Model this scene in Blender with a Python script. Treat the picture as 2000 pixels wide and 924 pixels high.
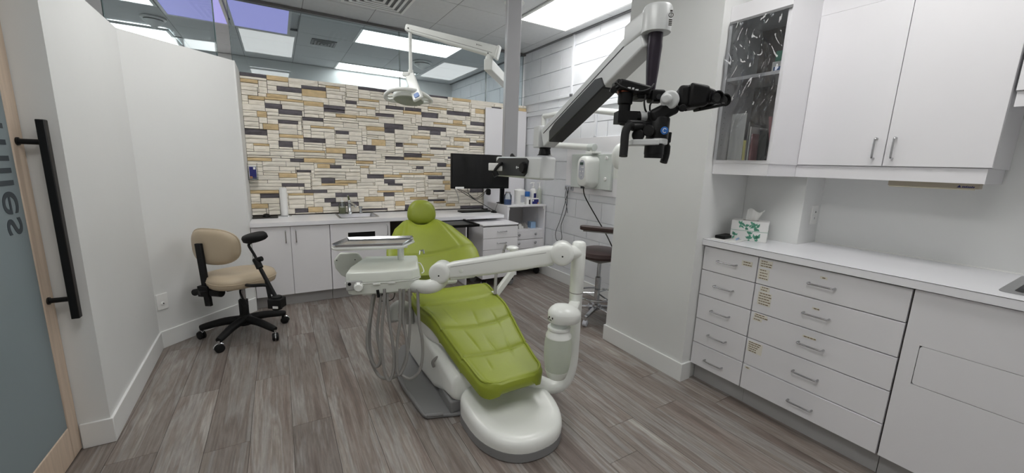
import bpy, bmesh, math, random
from mathutils import Vector, Matrix
random.seed(7)
for o in list(bpy.data.objects): bpy.data.objects.remove(o)
scene = bpy.context.scene
C = scene.collection
PI = math.pi
# ---------------------------------------------------------------- camera, world, exposure
CAM_H = 1.4; FPX = 763.0
YAW, PITCH, ROLL = math.radians(30.891), math.radians(-10.572), math.radians(1.850)
fwd = Vector((math.sin(YAW)*math.cos(PITCH), math.cos(YAW)*math.cos(PITCH), math.sin(PITCH)))
right0 = Vector((math.cos(YAW), -math.sin(YAW), 0)); up0 = right0.cross(fwd)
RIGHT = math.cos(ROLL)*right0 + math.sin(ROLL)*up0
UP = -math.sin(ROLL)*right0 + math.cos(ROLL)*up0
CAMP = Vector((0, 0, CAM_H))
cd = bpy.data.cameras.new('camera'); cam = bpy.data.objects.new('camera', cd); C.objects.link(cam)
cd.sensor_fit = 'HORIZONTAL'; cd.sensor_width = 36.0; cd.lens = FPX/2000*36.0; cd.clip_start = 0.02
mw = Matrix((RIGHT, UP, -fwd)).transposed().to_4x4(); mw.translation = CAMP
cam.matrix_world = mw
scene.camera = cam
world = bpy.data.worlds.new('world'); scene.world = world; world.use_nodes = True
world.node_tree.nodes['Background'].inputs[0].default_value = (0.8, 0.85, 0.9, 1)
world.node_tree.nodes['Background'].inputs[1].default_value = 0.35
vs = scene.view_settings
vs.view_transform = 'Standard'; vs.look = 'None'; vs.gamma = 1; vs.use_curve_mapping = False
vs.exposure = 0.0
LIGHT_STRENGTH = 8.0
scene.cycles.max_bounces = 10; scene.cycles.diffuse_bounces = 6; scene.cycles.transparent_max_bounces = 16
# ---------------------------------------------------------------- survey helpers (photo pixel -> place)
def ray(u, v): return RIGHT*((u-1000)/FPX) - UP*((v-462)/FPX) + fwd
def onz(u, v, z): d = ray(u, v); return CAMP + d*((z-CAM_H)/d.z)
def onx(u, v, x): d = ray(u, v); return CAMP + d*(x/d.x)
def ony(u, v, y): d = ray(u, v); return CAMP + d*(y/d.y)
def dep(u, v, d): return CAMP + ray(u, v)*d
V = Vector
ER = V((math.cos(YAW), -math.sin(YAW), 0)); EF = V((math.sin(YAW), math.cos(YAW), 0)); EZ = V((0, 0, 1))
# ---------------------------------------------------------------- materials
def lin(c):
    return tuple(((x/255)/12.92 if x/255 <= 0.04045 else ((x/255+0.055)/1.055)**2.4) for x in c) + (1,)
def newmat(name):
    m = bpy.data.materials.new(name); m.use_nodes = True
    return m, m.node_tree, m.node_tree.nodes['Principled BSDF']
def mat(name, rgb, rough=0.5, metal=0.0, var=0.0, scale=8.0, bump=0.0, bscale=120.0, coat=0.0, stretch=(1, 1, 1), spec=0.5, rnd=0.0):
    m, nt, b = newmat(name); N = nt.nodes; L = nt.links
    b.inputs['Base Color'].default_value = lin(rgb); b.inputs['Roughness'].default_value = rough
    b.inputs['Metallic'].default_value = metal; b.inputs['Coat Weight'].default_value = coat
    b.inputs['Specular IOR Level'].default_value = spec
    tc = N.new('ShaderNodeTexCoord'); mp = N.new('ShaderNodeMapping'); mp.inputs['Scale'].default_value = stretch
    L.new(tc.outputs['Object'], mp.inputs['Vector'])
    if var > 0 or rnd > 0:
        nz = N.new('ShaderNodeTexNoise'); nz.inputs['Scale'].default_value = scale; nz.inputs['Detail'].default_value = 5
        L.new(mp.outputs[0], nz.inputs['Vector'])
        mr = N.new('ShaderNodeMapRange'); mr.inputs[1].default_value = 0.3; mr.inputs[2].default_value = 0.7
        mr.inputs[3].default_value = 1-var; mr.inputs[4].default_value = 1+var*0.6
        L.new(nz.outputs['Fac'], mr.inputs[0])
        oi = N.new('ShaderNodeObjectInfo'); m2 = N.new('ShaderNodeMapRange')
        m2.inputs[3].default_value = 1-rnd; m2.inputs[4].default_value = 1+rnd
        L.new(oi.outputs['Random'], m2.inputs[0])
        mu = N.new('ShaderNodeMath'); mu.operation = 'MULTIPLY'
        L.new(mr.outputs[0], mu.inputs[0]); L.new(m2.outputs[0], mu.inputs[1])
        hs = N.new('ShaderNodeHueSaturation'); hs.inputs['Color'].default_value = lin(rgb)
        L.new(mu.outputs[0], hs.inputs['Value']); L.new(hs.outputs[0], b.inputs['Base Color'])
    if bump > 0:
        n2 = N.new('ShaderNodeTexNoise'); n2.inputs['Scale'].default_value = bscale; n2.inputs['Detail'].default_value = 3
        L.new(mp.outputs[0], n2.inputs['Vector'])
        bp = N.new('ShaderNodeBump'); bp.inputs['Strength'].default_value = bump; bp.inputs['Distance'].default_value = 0.002
        L.new(n2.outputs['Fac'], bp.inputs['Height']); L.new(bp.outputs[0], b.inputs['Normal'])
    return m
def emit(name, rgb, strength):
    m, nt, b = newmat(name)
    b.inputs['Base Color'].default_value = lin(rgb); b.inputs['Emission Color'].default_value = lin(rgb)
    b.inputs['Emission Strength'].default_value = strength
    return m
def glassmat(name, tint, refl=1.0, tintmix=0.0, trough=0.0):
    m = bpy.data.materials.new(name); m.use_nodes = True; nt = m.node_tree; N = nt.nodes; L = nt.links
    N.remove(N['Principled BSDF']); out = N['Material Output']
    tr = N.new('ShaderNodeBsdfTransparent'); tr.inputs[0].default_value = lin(tint)
    gl = N.new('ShaderNodeBsdfGlossy'); gl.inputs['Roughness'].default_value = trough
    fr = N.new('ShaderNodeFresnel'); fr.inputs[0].default_value = 1.5
    mu = N.new('ShaderNodeMath'); mu.operation = 'MULTIPLY'; mu.inputs[1].default_value = refl; mu.use_clamp = True
    L.new(fr.outputs[0], mu.inputs[0])
    mx = N.new('ShaderNodeMixShader'); L.new(mu.outputs[0], mx.inputs[0]); L.new(tr.outputs[0], mx.inputs[1]); L.new(gl.outputs[0], mx.inputs[2])
    last = mx
    if tintmix > 0:
        df = N.new('ShaderNodeBsdfTranslucent'); df.inputs[0].default_value = lin(tint)
        d2 = N.new('ShaderNodeBsdfDiffuse'); d2.inputs[0].default_value = lin(tint)
        m0 = N.new('ShaderNodeMixShader'); m0.inputs[0].default_value = 0.5; L.new(df.outputs[0], m0.inputs[1]); L.new(d2.outputs[0], m0.inputs[2])
        m1 = N.new('ShaderNodeMixShader'); m1.inputs[0].default_value = tintmix
        L.new(mx.outputs[0], m1.inputs[1]); L.new(m0.outputs[0], m1.inputs[2]); last = m1
    L.new(last.outputs[0], out.inputs['Surface'])
    return m
def woodfloor():
    m, nt, b = newmat('floor_wood'); N = nt.nodes; L = nt.links
    tc = N.new('ShaderNodeTexCoord'); oi = N.new('ShaderNodeObjectInfo')
    mul = N.new('ShaderNodeVectorMath'); mul.operation = 'SCALE'; mul.inputs['Scale'].default_value = 37.0
    cb = N.new('ShaderNodeCombineXYZ'); L.new(oi.outputs['Random'], cb.inputs[0]); L.new(oi.outputs['Random'], cb.inputs[1]); L.new(cb.outputs[0], mul.inputs[0])
    ad = N.new('ShaderNodeVectorMath'); L.new(tc.outputs['Object'], ad.inputs[0]); L.new(mul.outputs[0], ad.inputs[1])
    def noise(sx, sy, det, rough=0.6, dist=0.0):
        mp = N.new('ShaderNodeMapping'); mp.inputs['Scale'].default_value = (sx, sy, 1)
        L.new(ad.outputs[0], mp.inputs[0]); n = N.new('ShaderNodeTexNoise'); n.inputs['Scale'].default_value = 1
        n.inputs['Detail'].default_value = det; n.inputs['Roughness'].default_value = rough; n.inputs['Distortion'].default_value = dist
        L.new(mp.outputs[0], n.inputs['Vector']); return n
    n1 = noise(11, 0.7, 5, 0.55, 0.3); n2 = noise(110, 3.0, 6, 0.7); n3 = noise(45, 9, 5, 0.7, 0.6)
    r = N.new('ShaderNodeValToRGB'); e = r.color_ramp.elements
    e[0].position = 0.27; e[0].color = lin((100, 87, 79)); e[1].position = 0.72; e[1].color = lin((172, 167, 161))
    for p, c in ((0.38, (120, 104, 95)), (0.45, (138, 127, 119)), (0.50, (124, 110, 101)), (0.56, (151, 145, 140)), (0.63, (134, 121, 111))):
        k = e.new(p); k.color = lin(c)
    L.new(n1.outputs['Fac'], r.inputs[0])
    mr = N.new('ShaderNodeMapRange'); mr.inputs[1].default_value = 0.3; mr.inputs[2].default_value = 0.7; mr.inputs[3].default_value = 0.72; mr.inputs[4].default_value = 1.22
    L.new(n2.outputs['Fac'], mr.inputs[0])
    m3 = N.new('ShaderNodeMapRange'); m3.inputs[3].default_value = 0.86; m3.inputs[4].default_value = 1.16; L.new(oi.outputs['Random'], m3.inputs[0])
    m4 = N.new('ShaderNodeMapRange'); m4.inputs[1].default_value = 0.3; m4.inputs[2].default_value = 0.7; m4.inputs[3].default_value = 0.86; m4.inputs[4].default_value = 1.12; L.new(n3.outputs['Fac'], m4.inputs[0])
    mu = N.new('ShaderNodeMath'); mu.operation = 'MULTIPLY'; L.new(mr.outputs[0], mu.inputs[0]); L.new(m3.outputs[0], mu.inputs[1])
    mv = N.new('ShaderNodeMath'); mv.operation = 'MULTIPLY'; L.new(mu.outputs[0], mv.inputs[0]); L.new(m4.outputs[0], mv.inputs[1])
    hs = N.new('ShaderNodeHueSaturation'); L.new(r.outputs[0], hs.inputs['Color']); L.new(mv.outputs[0], hs.inputs['Value'])
    hs.inputs['Saturation'].default_value = 0.78
    L.new(hs.outputs[0], b.inputs['Base Color']); b.inputs['Roughness'].default_value = 0.42
    bp = N.new('ShaderNodeBump'); bp.inputs['Strength'].default_value = 0.25; bp.inputs['Distance'].default_value = 0.001
    L.new(n2.outputs['Fac'], bp.inputs['Height']); L.new(bp.outputs[0], b.inputs['Normal'])
    return m
M = {}
M['wall'] = mat('wall_paint', (226, 227, 226), 0.6, var=0.02, scale=2, bump=0.06, bscale=200)
M['trim'] = mat('trim_paint', (232, 233, 232), 0.4, var=0.02, scale=4)
M['block'] = mat('block_paint', (226, 228, 232), 0.5, var=0.03, scale=6, bump=0.25, bscale=70)
M['ceil'] = mat('ceiling_tile', (214, 216, 218), 0.8, var=0.03, scale=20, bump=0.2, bscale=180)
M['grid'] = mat('ceiling_grid', (120, 121, 123), 0.5, var=0.02)
M['floorbase'] = mat('floor_joint', (52, 46, 44), 0.8, var=0.1)
M['plank'] = woodfloor()
M['bouncefloor'] = mat('rear_floor_bounce', (176, 170, 164), 0.5, var=0.05)
M['lens'] = emit('light_lens', (254, 253, 251), LIGHT_STRENGTH)
M['violet'] = emit('violet_lens', (150, 146, 205), 1.0)
M['glass'] = glassmat('clear_glass', (234, 241, 243), 1.0)
M['glassedge'] = mat('glass_edge', (92, 110, 110), 0.2, var=0.05)
M['clear'] = glassmat('clear_plastic', (236, 240, 242), 1.0, 0.06)
M['channel'] = mat('metal_channel', (118, 116, 116), 0.4, 0.6, var=0.03)
M['frost'] = glassmat('frosted_glass', (186, 198, 202), 0.8, 0.86, 0.06)
M['oak'] = mat('pale_oak', (206, 186, 166), 0.5, var=0.12, scale=5, stretch=(14, 14, 0.8), bump=0.1)
M['black'] = mat('black_metal', (20, 20, 21), 0.4, 0.3, var=0.05)
M['letter'] = mat('vinyl_letter', (62, 70, 76), 0.5, var=0.03)
M['lam'] = mat('white_laminate', (231, 230, 233), 0.38, var=0.012, scale=3)
M['lamedge'] = mat('laminate_seam', (70, 64, 62), 0.5, var=0.1)
M['lamgrey'] = mat('toe_kick_grey', (172, 171, 171), 0.5, var=0.03)
M['carcass'] = mat('cabinet_inside', (205, 203, 202), 0.5, var=0.03)
M['shelfdark'] = mat('taupe_shade', (120, 112, 108), 0.5, var=0.08, scale=4)  # taupe colour stands in for dark reflections on the white back panel
M['top'] = mat('worktop_laminate', (236, 236, 240), 0.28, var=0.012, scale=5)
M['steel'] = mat('brushed_steel', (176, 176, 178), 0.28, 1.0, var=0.05, scale=30, stretch=(1, 8, 1))
M['chrome'] = mat('chrome', (205, 207, 210), 0.12, 1.0, var=0.02)
M['nickel'] = mat('satin_nickel', (188, 188, 190), 0.25, 1.0, var=0.04)
M['dwhite'] = mat('dental_white', (232, 234, 230), 0.28, var=0.015, scale=4, coat=0.2)
M['dgrey'] = mat('dental_grey', (132, 132, 133), 0.45, var=0.03)
M['dlight'] = mat('delivery_grey_white', (222, 226, 218), 0.35, var=0.015)
M['green'] = mat('green_vinyl', (142, 154, 46), 0.42, var=0.07, scale=5, bump=0.12, bscale=160)
M['hose'] = mat('grey_hose', (142, 140, 137), 0.45, var=0.04)
M['milky'] = glassmat('milky_plastic', (228, 232, 224), 0.6, 0.8, 0.15)
M['dark'] = mat('dark_plastic', (13, 13, 14), 0.48, var=0.08, spec=0.25)
M['gloss'] = mat('screen_glass', (6, 6, 8), 0.12, var=0.02)
M['dim'] = mat('charcoal_plastic', (36, 38, 40), 0.4, var=0.06)
M['purpleblack'] = mat('dark_aubergine', (40, 32, 44), 0.3, 0.3, var=0.04)
M['silver'] = mat('silver_paint', (206, 208, 208), 0.35, 0.05, var=0.02)
M['scopegrey'] = mat('column_grey', (170, 170, 173), 0.4, 0.2, var=0.02)
M['bronze'] = mat('bronze_ring', (120, 62, 40), 0.35, 0.6, var=0.05)
M['blue'] = mat('blue_plastic', (44, 104, 178), 0.35, var=0.05)
M['navy'] = mat('navy_print', (36, 40, 112), 0.4, var=0.04)
M['orange'] = mat('orange_print', (220, 150, 90), 0.5, var=0.04)
M['beige'] = mat('beige_vinyl', (186, 170, 146), 0.42, var=0.04, scale=4, bump=0.1)
M['brown'] = mat('brown_vinyl', (62, 44, 42), 0.35, var=0.06, scale=4, bump=0.1)
M['rubber'] = mat('black_rubber', (18, 18, 19), 0.6, var=0.06, spec=0.3)
M['paper'] = mat('paper_white', (238, 238, 236), 0.8, var=0.02, bump=0.15, bscale=60)
M['card'] = mat('white_card', (236, 236, 234), 0.6, var=0.02)
M['cream'] = mat('cream_plastic', (214, 208, 186), 0.5, var=0.03)
M['yellow'] = mat('yellow_card', (224, 216, 130), 0.6, var=0.04)
M['pink'] = mat('dusty_pink_cover', (176, 120, 124), 0.6, var=0.05)
M['lightblue'] = mat('pale_blue_plastic', (150, 180, 214), 0.5, var=0.04)
M['sgreen'] = mat('soft_green_print', (98, 168, 142), 0.6, var=0.15, scale=12)
M['panelgreen'] = mat('pale_mounting_plate', (208, 214, 210), 0.5, var=0.03)
M['lcd'] = mat('green_display', (70, 92, 84), 0.3, var=0.05)
M['keypad'] = mat('keypad_grey', (186, 188, 196), 0.4, var=0.03)
M['stone_w'] = mat('pale_stone', (240, 234, 222), 0.85, var=0.10, scale=14, bump=0.8, bscale=55, stretch=(1, 1, 3), rnd=0.08)
M['stone_t'] = mat('tan_stone', (216, 192, 150), 0.85, var=0.14, scale=14, bump=0.8, bscale=55, stretch=(1, 1, 3), rnd=0.1)
M['stone_d'] = mat('slate_stone', (100, 96, 102), 0.8, var=0.22, scale=18, bump=0.9, bscale=60, stretch=(1, 1, 3), rnd=0.12)
M['gapshade'] = mat('stone_shadow_gap', (70, 64, 58), 0.9, var=0.08)  # dark backing colour paints the shade in the gaps between stones
M['strip'] = mat('label_tape', (228, 224, 212), 0.5, var=0.02)
M['sepia'] = mat('sepia_print', (112, 92, 62), 0.6, var=0.05)
M['taupe'] = mat('taupe_plastic', (186, 176, 158), 0.5, var=0.03)
M['sling'] = mat('sling_grey', (172, 172, 170), 0.45, var=0.03)
M['ink'] = mat('dark_print', (60, 54, 48), 0.6, var=0.05)
# ---------------------------------------------------------------- mesh helpers
class MB:
    def __init__(s): s.v = []; s.f = []
    def add(s, vs, fs):
        n = len(s.v); s.v += [V(p) for p in vs]; s.f += [tuple(i+n for i in f) for f in fs]; return s
    def box(s, x0, x1, y0, y1, z0, z1):
        return s.add([(x0,y0,z0),(x1,y0,z0),(x1,y1,z0),(x0,y1,z0),(x0,y0,z1),(x1,y0,z1),(x1,y1,z1),(x0,y1,z1)],
                     [(3,2,1,0),(4,5,6,7),(0,1,5,4),(1,2,6,5),(2,3,7,6),(3,0,4,7)])
    def obox(s, c, ax, ay, az, hx, hy, hz):
        c = V(c); ax, ay, az = V(ax).normalized()*hx, V(ay).normalized()*hy, V(az).normalized()*hz
        p = [c-ax-ay-az, c+ax-ay-az, c+ax+ay-az, c-ax+ay-az, c-ax-ay+az, c+ax-ay+az, c+ax+ay+az, c-ax+ay+az]
        return s.add(p, [(3,2,1,0),(4,5,6,7),(0,1,5,4),(1,2,6,5),(2,3,7,6),(3,0,4,7)])
    def bar(s, p0, p1, w, h, up=EZ, w1=None, h1=None):          # box beam between two points
        p0, p1 = V(p0), V(p1); d = (p1-p0).normalized(); sd = d.cross(up).normalized(); u = sd.cross(d)
        w1 = w if w1 is None else w1; h1 = h if h1 is None else h1
        a = [p0+sd*x*w/2+u*y*h/2 for x, y in ((-1,-1),(1,-1),(1,1),(-1,1))]
        b = [p1+sd*x*w1/2+u*y*h1/2 for x, y in ((-1,-1),(1,-1),(1,1),(-1,1))]
        return s.add(a+b, [(0,1,2,3),(7,6,5,4),(1,0,4,5),(2,1,5,6),(3,2,6,7),(0,3,7,4)])
    def ring_loft(s, rings, cap=True, close=True):
        n = len(rings[0]); b = len(s.v)
        for r in rings: s.v += [V(p) for p in r]
        m = n if close else n-1
        for i in range(len(rings)-1):
            for j in range(m):
                k = (j+1) % n
                s.f.append((b+i*n+j, b+i*n+k, b+(i+1)*n+k, b+(i+1)*n+j))
        if cap:
            s.f.append(tuple(b+j for j in reversed(range(n)))); e = b+(len(rings)-1)*n
            s.f.append(tuple(e+j for j in range(n)))
        return s
    def cyl(s, p0, p1, r0, r1=None, n=20, cap=True):
        p0, p1 = V(p0), V(p1); r1 = r0 if r1 is None else r1
        return s.lathe([(r0, 0), (r1, (p1-p0).length)], p0, p1-p0, n, cap)
    def lathe(s, prof, c, axis=EZ, n=24, cap=True):
        c = V(c); d = V(axis).normalized(); t = V((1,0,0)) if abs(d.x) < 0.9 else V((0,1,0))
        a = d.cross(t).normalized(); b = d.cross(a)
        rings = [[c+d*h+(a*math.cos(2*PI*j/n)+b*math.sin(2*PI*j/n))*max(r,1e-5) for j in range(n)] for r, h in prof]
        return s.ring_loft(rings, cap)
    def tube(s, pts, r, n=10, cap=True, closed=False):
        pts = [V(p) for p in pts]; m = len(pts); rr = r if isinstance(r, (list, tuple)) else [r]*m
        rings = []; prev = None
        for i, p in enumerate(pts):
            if closed: d = (pts[(i+1) % m]-pts[i-1]).normalized()
            else: d = (pts[min(i+1, m-1)]-pts[max(i-1, 0)]).normalized()
            if prev is None:
                t = EZ if abs(d.z) < 0.9 else V((1,0,0)); a = d.cross(t).normalized()
            else: a = (prev - d*prev.dot(d)).normalized()
            prev = a; b = d.cross(a)
            rings.append([p+(a*math.cos(2*PI*j/n)+b*math.sin(2*PI*j/n))*rr[i] for j in range(n)])
        if closed: rings.append(rings[0]); cap = False
        return s.ring_loft(rings, cap)
    def prism(s, poly, o, ax, ay, az, h):                      # polygon (a,b) in plane ax,ay pushed along az by h
        o, ax, ay, az = V(o), V(ax), V(ay), V(az)
        return s.ring_loft([[o+ax*a+ay*b for a, b in poly], [o+ax*a+ay*b+az*h for a, b in poly]])
    def grid(s, fn, nu, nv, flip=False):
        b = len(s.v)
        for j in range(nv+1):
            for i in range(nu+1): s.v.append(V(fn(i/nu, j/nv)))
        for j in range(nv):
            for i in range(nu):
                a = b+j*(nu+1)+i; q = (a, a+1, a+nu+2, a+nu+1)
                s.f.append(q[::-1] if flip else q)
        return s
def spline(pts, n=8):                                          # catmull-rom through points
    P = [V(p) for p in pts]; out = []
    for i in range(len(P)-1):
        p0 = P[max(i-1, 0)]; p1 = P[i]; p2 = P[i+1]; p3 = P[min(i+2, len(P)-1)]
        for k in range(n):
            t = k/n
            out.append(0.5*((2*p1)+(p2-p0)*t+(2*p0-5*p1+4*p2-p3)*t*t+(3*p1-p0-3*p2+p3)*t**3))
    out.append(P[-1]); return out
def interp(tab, x):
    if x <= tab[0][0]: return tab[0][1]
    for (a, b), (c, d) in zip(tab, tab[1:]):
        if x <= c: 
            t = (x-a)/(c-a); t = t*t*(3-2*t) if False else t
            return b+(d-b)*t
    return tab[-1][1]
def rrect(w, h, r, n=5, cx=0, cy=0):                           # rounded rectangle outline
    o = []
    for sx, sy, a0 in ((1,1,0),(-1,1,PI/2),(-1,-1,PI),(1,-1,1.5*PI)):
        for k in range(n+1):
            a = a0+PI/2*k/n; o.append((cx+sx*(w/2-r)+r*math.cos(a), cy+sy*(h/2-r)+r*math.sin(a)))
    return o
def worldloc(o):
    l = V((0,0,0))
    while o is not None: l = l+o.location; o = o.parent
    return l
def obj(name, mb, material, parent=None, bevel=0.0, seg=2, smooth=True, angle=40, label=None, sub=0):
    me = bpy.data.meshes.new(name)
    if parent is None:
        xs = [p.x for p in mb.v]; ys = [p.y for p in mb.v]; zs = [p.z for p in mb.v]
        off = V(((min(xs)+max(xs))/2, (min(ys)+max(ys))/2, min(zs)))
    else: off = worldloc(parent)
    me.from_pydata([tuple(p-off) for p in mb.v], [], mb.f); me.update()
    bm = bmesh.new(); bm.from_mesh(me); bmesh.ops.recalc_face_normals(bm, faces=bm.faces); bm.to_mesh(me); bm.free()
    me.materials.append(M[material] if isinstance(material, str) else material)
    if smooth:
        me.polygons.foreach_set('use_smooth', [True]*len(me.polygons)); me.set_sharp_from_angle(angle=math.radians(angle))
    o = bpy.data.objects.new(name, me); C.objects.link(o)
    if parent is None: o.location = off
    else: o.parent = parent
    if sub:
        m = o.modifiers.new('sub', 'SUBSURF'); m.levels = sub; m.render_levels = sub
    if bevel > 0:
        m = o.modifiers.new('bevel', 'BEVEL'); m.width = bevel; m.segments = seg; m.limit_method = 'ANGLE'; m.angle_limit = math.radians(35)
    if label: o['label'] = label
    return o
def tag(o, label, cat=None, group=None, kind=None):
    if label: o['label'] = label
    if cat: o['category'] = cat
    if group: o['group'] = group
    if kind: o['kind'] = kind
    return o
def thing(name, label, cat, loc, group=None):
    o = bpy.data.objects.new(name, None); C.objects.link(o); o.location = V(loc); o.empty_display_size = 0.1
    return tag(o, label, cat, group)
def struct(name, mb, m, label=None, parent=None, **k):
    o = obj(name, mb, m, parent, **k)
    if parent is None: o['kind'] = 'structure'
    if label: o['label'] = label
    return o
def one(name, mb, m, label, cat, group=None, **k):
    return tag(obj(name, mb, m, None, **k), label, cat, group)
B = lambda *a: MB().box(*a)
# ================================================================ THE SETTING
CZ = 2.81                                                      # ceiling height
def st(name, mb, m, label, cat, **k): 
    o = struct(name, mb, m, label, **k); o['category'] = cat; return o
# ---- floor with planks
floor = st('floor', B(-2.7, 3.05, -1.1, 7.4, -0.06, -0.004), 'floorbase', 'grey-brown wood plank floor of the treatment room', 'floor', smooth=False)
obj('rear_floor', B(-2.7, 2.9, 4.74, 7.22, -0.004, 0.0).box(-2.7, -1.06, -1.1, 4.74, -0.004, 0.0), 'bouncefloor', floor, smooth=False)  # unseen pale slab added to bounce light up to the rear ceiling
PW = 0.1857; plank_cache = {}
known = {0: 2.15, -1: 2.745, -2: 2.13, -3: 2.74}
rp = random.Random(3)
def plank(x0, x1, y0, y1):
    key = (round(x1-x0, 4), round(y1-y0, 4))
    if key not in plank_cache:
        w, h = key[0]/2-0.0009, key[1]/2-0.0009
        me = bpy.data.meshes.new('floor_plank'); mb = B(-w, w, -h, h, 0, 0.0045)
        me.from_pydata([tuple(p) for p in mb.v], [], mb.f); me.materials.append(M['plank']); plank_cache[key] = me
    o = bpy.data.objects.new('floor_plank', plank_cache[key]); C.objects.link(o); o.parent = floor
    o.location = V(((x0+x1)/2, (y0+y1)/2, -0.0045)) - floor.location
for k in range(-6, 17):
    x0 = -0.022+PW*k; x1 = x0+PW
    if x1 > 2.9: x1 = 2.9
    s = known.get(k, rp.uniform(1.8, 3.0)); L_ = 1.22
    y = s
    while y > -0.3: y -= L_
    while y < 4.6:
        a, b = max(y, -0.4), min(y+L_, 4.6)
        if b-a > 0.02 and not (x1 <= -0.93 and b > 2.5): plank(x0, x1, a, b)
        y += L_
# ---- left partition: return beside the door, long face, angled face, end return
HP = 2.155
st('wall_left', MB().prism([(-1.05,2.439),(-0.78,2.439),(-0.811,3.540),(-0.93,3.592),(-0.93,2.57),(-1.05,2.57)], (0,0,0), (1,0,0), (0,1,0), EZ, HP), 'wall', 'white partition wall beside the sliding door', 'wall', smooth=False)
st('wall_angled', MB().prism([(-0.811,3.540),(-0.258,4.094),(-0.2455,4.094),(-0.2455,4.60),(-0.365,4.60),(-0.365,4.158),(-0.93,3.592)], (0,0,0), (1,0,0), (0,1,0), EZ, HP), 'wall', 'white angled partition wall behind the beige stool', 'wall', smooth=False)
BH = 0.127
st('baseboard_left', MB().prism([(-0.885,2.426),(-0.767,2.426),(-0.798,3.534),(-0.811,3.540),(-0.78,2.439),(-0.885,2.439)], (0,0,0), (1,0,0), (0,1,0), EZ, BH), 'trim', 'white baseboard along the partition by the door', 'baseboard', bevel=0.003)
st('baseboard_angled', MB().prism([(-0.798,3.534),(-0.2455,4.089),(-0.2455,4.12),(-0.27,4.10),(-0.811,3.540)], (0,0,0), (1,0,0), (0,1,0), EZ, BH), 'trim', 'white baseboard along the angled wall behind the beige stool', 'baseboard', bevel=0.003)
# ---- back wall with ledger stone
SY = 4.556
wb = st('wall_back', B(-0.36, 2.90, 4.585, 4.72, 0, HP-0.004), 'gapshade', 'back partition clad in cream, tan and slate ledger stone', 'wall', smooth=False)
# surveyed stones: tile origin and scale of the view they were read from, then left, top, right, bottom
TILES = {'A': (460,130,9.2375), 'B': (620,130,9.2375), 'C': (780,150,9.239), 'D': (460,220,8.4), 'E': (620,220,8.4), 'F': (780,230,9.239), 'G': (470,320,8.4), 'H': (680,320,8.4), 'R': (740,120,2.8875)}
DARK = dict(A=[(75,75,545,150),(755,355,1195,430),(1195,325,1623,400),(535,655,830,735),(765,760,1200,850)],
 B=[(735,335,1065,405),(1075,380,1750,455),(500,595,710,665),(120,690,495,750),(120,755,495,815),(1240,695,1570,750),(1055,840,1390,900)],
 C=[(430,295,880,345),(100,550,395,600),(400,635,710,725),(865,615,1275,675),(1290,800,1540,880)],
 D=[(1095,65,1430,130),(695,110,1015,175),(140,255,520,360),(1115,415,1475,475),(705,465,930,550),(905,760,1115,815)],
 E=[(1105,170,1415,250),(1105,250,1265,320),(290,290,510,340),(760,535,965,615),(1290,490,1410,550),(415,680,640,765),(1115,710,1425,770),(205,870,395,910)],
 F=[(340,150,850,210),(550,235,750,310),(1165,220,1535,275),(1280,455,1535,510),(565,530,845,560),(90,635,405,700),(870,700,1200,730),(690,815,845,880),(300,880,450,928)],
 G=[(920,95,1155,145),(1325,240,1540,315),(670,325,1040,385),(1040,430,1425,475),(320,490,625,570),(1560,485,1910,550),(1380,560,1570,630),(1475,635,1945,700),(885,740,1105,805)],
 H=[(315,170,585,240),(590,255,765,320),(655,330,905,360),(590,475,765,535),(1305,195,1580,255),(1410,425,1590,470),(1310,580,1580,610),(190,735,655,775),(935,670,1010,760)],
 R=[(640,253,690,280),(515,715,590,738),(460,818,600,832)])
TAN = dict(A=[(550,135,945,245),(85,205,405,280),(1200,395,1640,515),(215,510,525,575),(555,470,920,535),(525,545,1230,595),(375,800,560,905),(1235,605,1590,700)],
 B=[(145,345,400,385),(735,575,1120,610),(720,700,1050,745),(325,840,695,900),(705,875,1100,930)],
 C=[(65,600,395,650),(525,530,865,580),(965,375,1300,430),(1375,575,1550,660),(975,775,1140,850),(620,815,1215,855)],
 D=[(450,180,700,265),(710,340,1105,410),(285,495,545,545),(175,740,600,800),(1115,745,1630,815),(940,605,1475,640),(1235,205,1620,240)],
 E=[(800,225,1100,285),(490,460,635,510),(895,430,1120,530),(140,580,465,655),(640,790,920,840),(0,835,205,915),(700,880,850,915)],
 F=[(225,315,550,375),(990,350,1270,425),(1395,415,1535,450),(80,460,330,495),(850,490,1165,520),(405,640,640,675),(90,710,555,755),(845,830,940,885)],
 G=[(625,150,915,230),(1545,268,1910,315),(1320,325,1764,360),(150,660,450,740),(1110,715,1350,800),(785,490,1200,520),(140,430,620,485)],
 H=[(200,45,345,85),(595,180,880,220),(845,145,1245,180),(1250,135,1550,185),(470,435,905,470),(915,405,1080,470),(265,545,595,620),(775,620,940,685),(1010,545,1310,600),(1565,275,1680,325),(1590,340,1690,425),(1405,615,1610,650),(1610,655,1764,700)],
 R=[(790,262,832,296)])
SX0, SX1, SZ0, SZ1 = -0.245, 2.885, 0.812, 2.152
DZ = 0.0112; DX = 0.01
NZ = int((SZ1-SZ0)/DZ); NX = int((SX1-SX0)/DX)
occ = [[0]*NX for _ in range(NZ)]
stones = []
def place(i0, i1, j0, j1, kind):
    for j in range(j0, j1):
        for i in range(i0, i1): occ[j][i] = 1
    stones.append((i0, i1, j0, j1, kind))
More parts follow.
